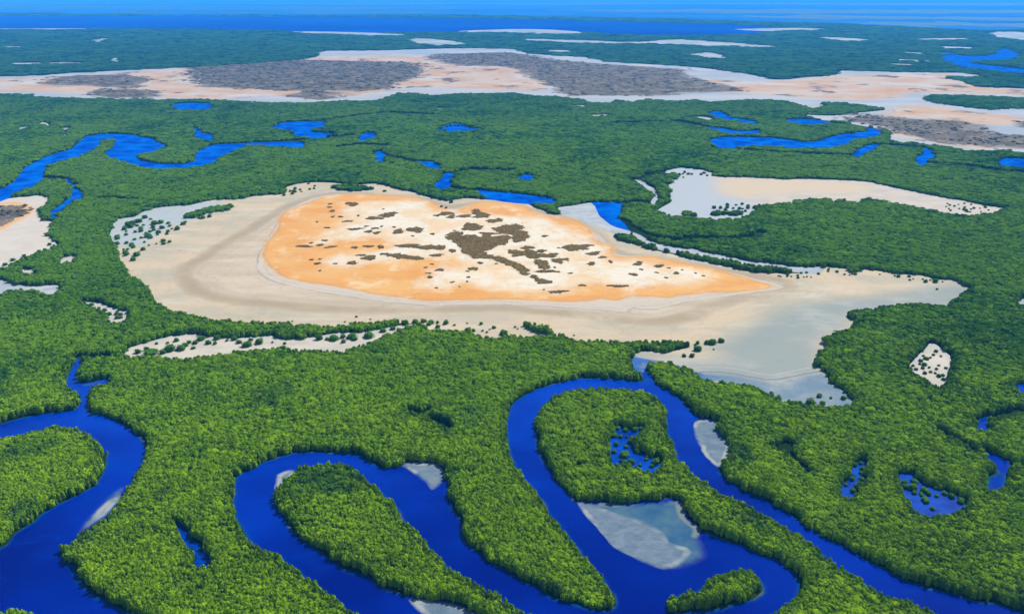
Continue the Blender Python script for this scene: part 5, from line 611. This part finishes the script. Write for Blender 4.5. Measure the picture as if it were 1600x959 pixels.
def instancer(name, pts, scl, coll, label, cat, mat):
    me = bpy.data.meshes.new(name); me.from_pydata([tuple(p) for p in pts], [], [])
    a = me.attributes.new('scl', 'FLOAT_VECTOR', 'POINT'); a.data.foreach_set('vector', np.asarray(scl, np.float32).ravel())
    me.materials.append(mat)
    o = link(bpy.data.objects.new(name, me)); tag(o, label, cat, kind='stuff')
    ng = bpy.data.node_groups.new(name+'_scatter', 'GeometryNodeTree')
    ng.interface.new_socket('Geometry', in_out='INPUT', socket_type='NodeSocketGeometry')
    ng.interface.new_socket('Geometry', in_out='OUTPUT', socket_type='NodeSocketGeometry')
    nd = ng.nodes; gi, go = nd.new('NodeGroupInput'), nd.new('NodeGroupOutput')
    ip = nd.new('GeometryNodeInstanceOnPoints'); ci = nd.new('GeometryNodeCollectionInfo')
    ci.inputs['Collection'].default_value = coll; ci.inputs['Separate Children'].default_value = True; ci.inputs['Reset Children'].default_value = True
    ip.inputs['Pick Instance'].default_value = True
    na = nd.new('GeometryNodeInputNamedAttribute'); na.data_type = 'FLOAT_VECTOR'; na.inputs['Name'].default_value = 'scl'
    rv = nd.new('FunctionNodeRandomValue'); rv.data_type = 'FLOAT_VECTOR'
    rv.inputs[0].default_value = (-.06, -.06, 0); rv.inputs[1].default_value = (.06, .06, 6.283)
    ri = nd.new('FunctionNodeRandomValue'); ri.data_type = 'INT'; ri.inputs['Seed'].default_value = 3
    ri.inputs[4].default_value = 0; ri.inputs[5].default_value = 999
    L = ng.links.new
    L(gi.outputs[0], ip.inputs['Points']); L(ci.outputs[0], ip.inputs['Instance']); L(na.outputs['Attribute'], ip.inputs['Scale'])
    L(rv.outputs[0], ip.inputs['Rotation']); L(ri.outputs[2], ip.inputs['Instance Index']); L(ip.outputs[0], go.inputs[0])
    md = o.modifiers.new('scatter', 'NODES'); md.node_group = ng
    return o

def rows(d0, d1, k, smin, half=.80, pad=60):
    out = []; rng = np.random.RandomState(11); d = d0
    while d < d1:
        s = max(smin, d*k); w = d*half+pad
        x = np.arange(-w, w, s); x = x+rng.uniform(-.42, .42, len(x))*s+rng.uniform(0, s)
        y = d+rng.uniform(-.42, .42, len(x))*s
        out.append(np.stack([x, y, np.full(len(x), s)], 1)); d += s*.92
    return np.concatenate(out)

def fbm(x, y, sc, o=0.0):
    return noise.noise(Vector((x*sc+o, y*sc-o, o)))+.5*noise.noise(Vector((x*sc*2.1+o, y*sc*2.1, o+4)))

P_ = np.concatenate([rows(262, 2600, .0043, 1.65), rows(2600, 14500, .0082, 13)])
xy = P_[:, :2]; s = P_[:, 2]
clear = np.full(len(xy), 1e9)      # distance to the nearest water or sand, negative on it
mainpts = xy
for k, q in SM.items():
    if k in ('bay', 'sea_haze'): dd = sdf_far(xy, q, 60)
    elif k == 'salt_flat': dd = sdf_far(xy, q, 40)
    else: dd = sdf_far(xy, q, 25)
    if k == 'river_main':
        for iq in ISL.values(): dd = np.minimum(dd, -sdf_far(xy, iq, 25))
    clear = np.minimum(clear, -dd)
for q in FARSAND.values():
    clear = np.minimum(clear, -sdf_far(xy, smooth(q), 25))
for q in HEDGE: clear = np.maximum(clear, sdf_far(xy, smooth(q, .8, 2), 25))
gq = smooth(GROVE, 2, 3); clear = np.maximum(clear, sdf_far(xy, gq, 25))
rngk = np.random.RandomState(4)
for g_ in GAPS:
    g_ = np.array(g_, float)
    for a, b in zip(g_[:-1], g_[1:]):
        e_ = b-a; tt = np.clip(((xy-a)@e_)/(e_@e_), 0, 1); dd = np.linalg.norm(xy-a-tt[:, None]*e_, axis=1)
        clear = np.minimum(clear, dd-np.clip(.0075*xy[:, 1], 2.0, 14)+1.0)
n1 = np.array([fbm(a, b, .022, 3.3) for a, b in xy]); n2 = np.array([fbm(a, b, .07, 9.1) for a, b in xy])
ok = clear > np.minimum(.9+.12*s, 4.0)+rngk.uniform(-.9, 1.1, len(s))+2.2*n2
n3 = np.array([fbm(a, b*.8, .035, 21.0) for a, b in xy])
n4 = np.array([fbm(a, b, .16, 31.0) for a, b in xy]); n5 = np.array([fbm(a, b, .012, 47.0) for a, b in xy])
ok &= ~((n5 > .30) & (n4 > .62) & (clear > 6) & (xy[:, 1] < 1500))
ok &= ~((n5 < -.55) & (n4 > .80) & (clear > 6) & (xy[:, 1] < 1500))
far = xy[:, 1] > 2600
hgt = np.clip(4.3+1.2*n1+1.4*n2+rngk.uniform(-.5, .6, len(xy)), 2.2, 7.2)
hgt[far] = np.clip(5+3.0*n2[far]+rngk.uniform(-1.5, 2.5, far.sum()), 3, 10)
edge = clear < 4
hgt[edge] *= 1.12
rad = s*.74*np.exp(rngk.normal(0, .26, len(s))); rad = np.clip(rad, s*.38, s*1.7)
hgt += np.clip(rad/s-.8, -.4, .8)*1.0+.7*n4
lift = np.where(clear > 5, .40, 0.0)*hgt       # inside the stands only the tops of the crowns show
scl = np.stack([rad, rad*rngk.uniform(.85, 1.15, len(s)), hgt-lift], 1)
pts = np.column_stack([xy, lift+.02])
iq = ISL['island_ground']; on_i = sdf_far(xy, iq, 25) > 0
dq = ISL['islet_ground']; on_d = sdf_far(xy, dq, 25) > 0
on_l = (sdf_far(xy, np.array(STAND['left'], float), 25) > 0) & ~on_i
on_p = (sdf_far(xy, np.array(STAND['tongue'], float), 25) > 0) & ~on_d
def grove_obj(mask, coll, label):
    m = mask & ok
    if m.any(): instancer('mangrove_forest', pts[m], scl[m], coll, label, 'mangroves', M_LEAF)
on_g = sdf_far(xy, gq, 25) > 0
grove_obj(on_i, NEAR, 'teardrop shaped island of dense bright green mangroves inside the dark blue river loop')
grove_obj(on_d, NEAR, 'small low islet of bright green mangroves in the river at the bottom right')
grove_obj(on_l, NEAR, 'rounded bank of bright green mangroves at the left inside the left river bend')
grove_obj(on_p, NEAR, 'tongue of green mangroves inside the tall river loop, with a broken blue pond in it')
near_rest = ~(on_i | on_d | on_l | on_p | far | on_g)
grove_obj(near_rest, NEAR, 'broad green mangrove forest spread around the pale sand flat and along the rivers')
grove_obj(far & ~on_g, FAR, 'hazy blue green mangrove forest far away beyond the salt flats')
grove_obj(on_g, FAR, 'narrow dark mangrove grove standing on the pale salt flat at far right')

# dark scrub on the far salt flats
HN = {'a': 'flat dark scrub on the far left part of the pink salt flat', 'b': 'widest dark grey scrub belt on the salt flat, left of centre', 'c': 'thin dark scrub strip at the near edge of the salt flat at far left',
      'd': 'small low scrub strip on the salt flat just below the widest scrub belt', 'e': 'long dark grey scrub belt crossing the salt flat right of centre', 'f': 'dark grey scrub belt at the right edge below the pale salt flat',
      'g': 'tiny scrub patch at the right edge of the pale wet flat', 'h': 'dark scrub patch ringed by orange sand at the left edge'}
for k, q in SCRUB.items():
    sq = smooth(q, 3.0 if k != 'h' else .6, 6); lo, hi = sq.min(0)-(60 if k != 'h' else 5), sq.max(0)+(60 if k != 'h' else 5); st = max(2.2, min(12, lo[1]*.0038))
    gx, gy = np.meshgrid(np.arange(lo[0], hi[0], st), np.arange(lo[1], hi[1], st)); g = np.stack([gx.ravel(), gy.ravel()], 1)
    g = g+rngk.uniform(-.45, .45, g.shape)*st
    inn = sdf(g, sq); sc_ = 1.0 if k != 'h' else .12
    m = np.array([d_+sc_*(95*fbm(a*.5, b, .006, 5.0)+55*fbm(a*.6, b, .022, 8.0)+28*fbm(a, b, .07, 2.0)) for (a, b), d_ in zip(g, inn)]) > -6*sc_
    m &= rngk.uniform(0, 1, len(g)) < np.clip(.45+inn/(120.0*sc_), .25, .85)
    g = g[m]
    if len(g) == 0: continue
    r = st*.85*rngk.uniform(.8, 1.2, len(g)); hh = (rngk.uniform(.3, 1.0, len(g)))*(1 if k != 'h' else .6)
    big_ = rngk.uniform(0, 1, len(g)) < (.06 if k != 'b' else .12); hh[big_] = rngk.uniform(2.0, 3.6, big_.sum())
    instancer('salt_scrub', np.column_stack([g, np.full(len(g), .32)]), np.stack([r, r, hh], 1), HEATH, HN[k], 'scrub', M_HEATH)

# scrub patches on the big sand flat, each one a thing
def scrub_mesh(name, outline, hgt_, seed, dens=1.0):
    rng = random.Random(seed); q = np.array(outline); lo, hi = q.min(0), q.max(0); w = hi-lo
    st = max(.8, min(1.5, min(w)/9.0)); V, Fc = [], []
    xs = np.arange(lo[0]-st, hi[0]+st*1.5, st); ys = np.arange(lo[1]-st, hi[1]+st*1.5, st)
    X, Y = np.meshgrid(xs, ys); g = np.stack([X.ravel(), Y.ravel()], 1); d = sdf(g, q)
    if min(w) > 22: d = np.minimum(d, 5.0)
    d = d+np.array([(6.0*noise.noise(Vector((a*.085+seed, b*.07, 3)))+4.0*noise.noise(Vector((a*.25+seed, b*.16, 5))) if min(w) > 22 else 0)+1.6*noise.noise(Vector((a*.35+seed, b*.35, 0))) for a, b in g])*min(1, min(w)/8)
    nx = len(xs); idx = {}
    G = d.reshape(len(ys), nx); gy, gx = np.gradient(G, st, st); gr = np.stack([gx.ravel(), gy.ravel()], 1); gl = np.maximum((gr*gr).sum(1), .3)
    mv = (d < 0) & (d > -st*1.6); g[mv] -= (gr*(d/gl)[:, None])[mv]
    def vid(k):
        if k not in idx:
            z = 0.0 if d[k] < 0 else hgt_*min(1, d[k]/1.4+.25)*rng.uniform(.6, 1.15)
            idx[k] = len(V); V.append((g[k, 0], g[k, 1], z))
        return idx[k]
    for j in range(len(ys)-1):
        for i in range(nx-1):
            k = j*nx+i
            if sum(d[t] > 0 for t in (k, k+1, k+nx, k+nx+1)) >= 1:
                Fc.append(tuple(vid(t) for t in (k, k+1, k+nx+1, k+nx)))
    for k in np.nonzero(d > 0)[0]:
        for _ in range(3):
            x, y = g[k, 0]+rng.uniform(-.6, .6)*st, g[k, 1]+rng.uniform(-.6, .6)*st; s_ = rng.uniform(.25, .5)
            a = rng.uniform(0, 6.28); i = len(V); z = hgt_*rng.uniform(.7, 1.2)
            c, t = math.cos(a)*s_, math.sin(a)*s_
            V.extend([(x-c, y-t, z), (x+t, y-c, z-.15), (x+c, y+t, z+.1), (x-t, y+c, z+.15)]); Fc.append((i, i+1, i+2, i+3))
    return mesh(name, V, Fc, M_SCRUB)
prng = random.Random(9)
def put_patch(outline, label, grp, seed):
    q = np.array(outline); c = q.mean(0); area_w = (q.max(0)-q.min(0))
    me = scrub_mesh('scrub_patch', q-c, .55 if min(area_w) > 5 else .4, seed)
    o = link(bpy.data.objects.new('scrub_patch', me)); o.location = (c[0], c[1], .11)
    tag(o, label, 'scrub patch', grp)
for i, (x, y, a, b, an) in enumerate(PATCH):
    out = []; ph = prng.uniform(0, 6.28); n_ = 22; ca, sa = math.cos(an), math.sin(an)
    for k in range(n_):
        t = 6.283*k/n_; rr = 1+.20*math.sin(2*t+ph)+.16*math.sin(3*t+ph*2)+.10*math.sin(5*t+ph*3)+prng.uniform(-.08, .08)
        u, v = max(a, .8)*rr*math.cos(t), max(b, .8)*rr*math.sin(t)
        out.append((x+u*ca-v*sa, y+u*sa+v*ca))
    put_patch(out, PLAB[i][0], PLAB[i][1], i)
put_patch(smooth(BIG_UPPER, .8, 8).tolist(), 'hooked dark scrub patch at the upper right of the largest patch', 'dark scrub patches on the sand flat', 201)
put_patch(smooth(BIG, .8, 8).tolist(), 'largest dark brown scrub patch sprawling across the middle of the sand flat', 'dark scrub patches on the sand flat', 200)

# single mangrove bushes
def roots_mesh(seed):
    rng = random.Random(seed); V, Fc = [], []
    def limb(a, b, r0, r1):
        a, b = Vector(a), Vector(b); ax = (b-a).normalized(); u = ax.orthogonal().normalized(); w = ax.cross(u); i = len(V)
        for p, r in ((a, r0), (b, r1)):
            for s_ in range(5):
                t = 6.283*s_/5; V.append(p+(u*math.cos(t)+w*math.sin(t))*r)
        for s_ in range(5): Fc.append((i+s_, i+(s_+1) % 5, i+5+(s_+1) % 5, i+5+s_))
    limb((0, 0, 0), (0, 0, .6), .10, .06)
    for k in range(6):
        a = 1.05*k+rng.uniform(-.3, .3); r = rng.uniform(.45, .75)
        limb((math.cos(a)*r, math.sin(a)*r, -.02), (math.cos(a)*r*.35, math.sin(a)*r*.35, .22), .04, .05)
        limb((math.cos(a)*r*.35, math.sin(a)*r*.35, .22), (0, 0, .36), .05, .05)
    return mesh('roots', V, Fc, M_BARK)
BM_ = [mesh('crown', *leafy(s+60, 170, 70, .17, core=.80), M_BUSH) for s in range(5)]
RM_ = [roots_mesh(s) for s in range(3)]
brng = random.Random(3)
def bush(x, y, w, label, group):
    e = link(bpy.data.objects.new('mangrove_bush', None)); e.location = (x, y, .10); e.empty_display_size = .5
    h = min(4.6, max(1.5, w*.62))*brng.uniform(.85, 1.15); a = brng.uniform(0, 6.28)
    e.rotation_euler = (0, 0, a); e.scale = (w*.56, w*.56*brng.uniform(.8, 1.15), h)
    tag(e, label, 'mangrove bush', group)
    link(bpy.data.objects.new('crown', BM_[brng.randrange(5)]), e)
    link(bpy.data.objects.new('roots', RM_[brng.randrange(3)]), e)
allb = sorted([(w/math.hypot(x, y), k, i) for k, v in BUSH.items() for i, (x, y, w) in enumerate(v)], reverse=True)
keep = set((k, i) for _, k, i in allb[:298]); rest = []
for k, v in BUSH.items():
    own, common, grp = BLAB[k]
    for i, (x, y, w) in enumerate(v):
        if (k, i) in keep: bush(x, y, w, own[i] if i < len(own) else common, grp)
        else: rest.append((x, y, w))
if rest:
    instancer('mangrove_bushes', [(x, y, .1) for x, y, w in rest], [(w*.55, w*.55, max(1.2, w*.6)) for x, y, w in rest], NEAR,
              'smallest dark mangrove bushes dotted along the pale mud edges', 'mangrove bushes', M_BUSH)

# ------------------------------------------------------------------ haze
def haze():
    bm = bmesh.new(); bmesh.ops.create_cube(bm, size=1.0)
    for v in bm.verts:
        v.co = Vector((v.co.x*204000, 44500+v.co.y*92000, (-1.0 if v.co.z < 0 else 306.0)))
    me = bpy.data.meshes.new('haze'); bm.to_mesh(me); bm.free()
    m = bpy.data.materials.new('haze_air'); m.use_nodes = True; t = m.node_tree; t.nodes.clear()
    o_ = t.nodes.new('ShaderNodeOutputMaterial'); v = t.nodes.new('ShaderNodeVolumePrincipled')
    v.inputs['Color'].default_value = HAZE_COLOR+(1.0,); v.inputs['Density'].default_value = HAZE_DENSITY; v.inputs['Anisotropy'].default_value = 0.0
    t.links.new(v.outputs[0], o_.inputs['Volume']); me.materials.append(m)
    tag(link(bpy.data.objects.new('haze', me)), kind='stuff')
haze()
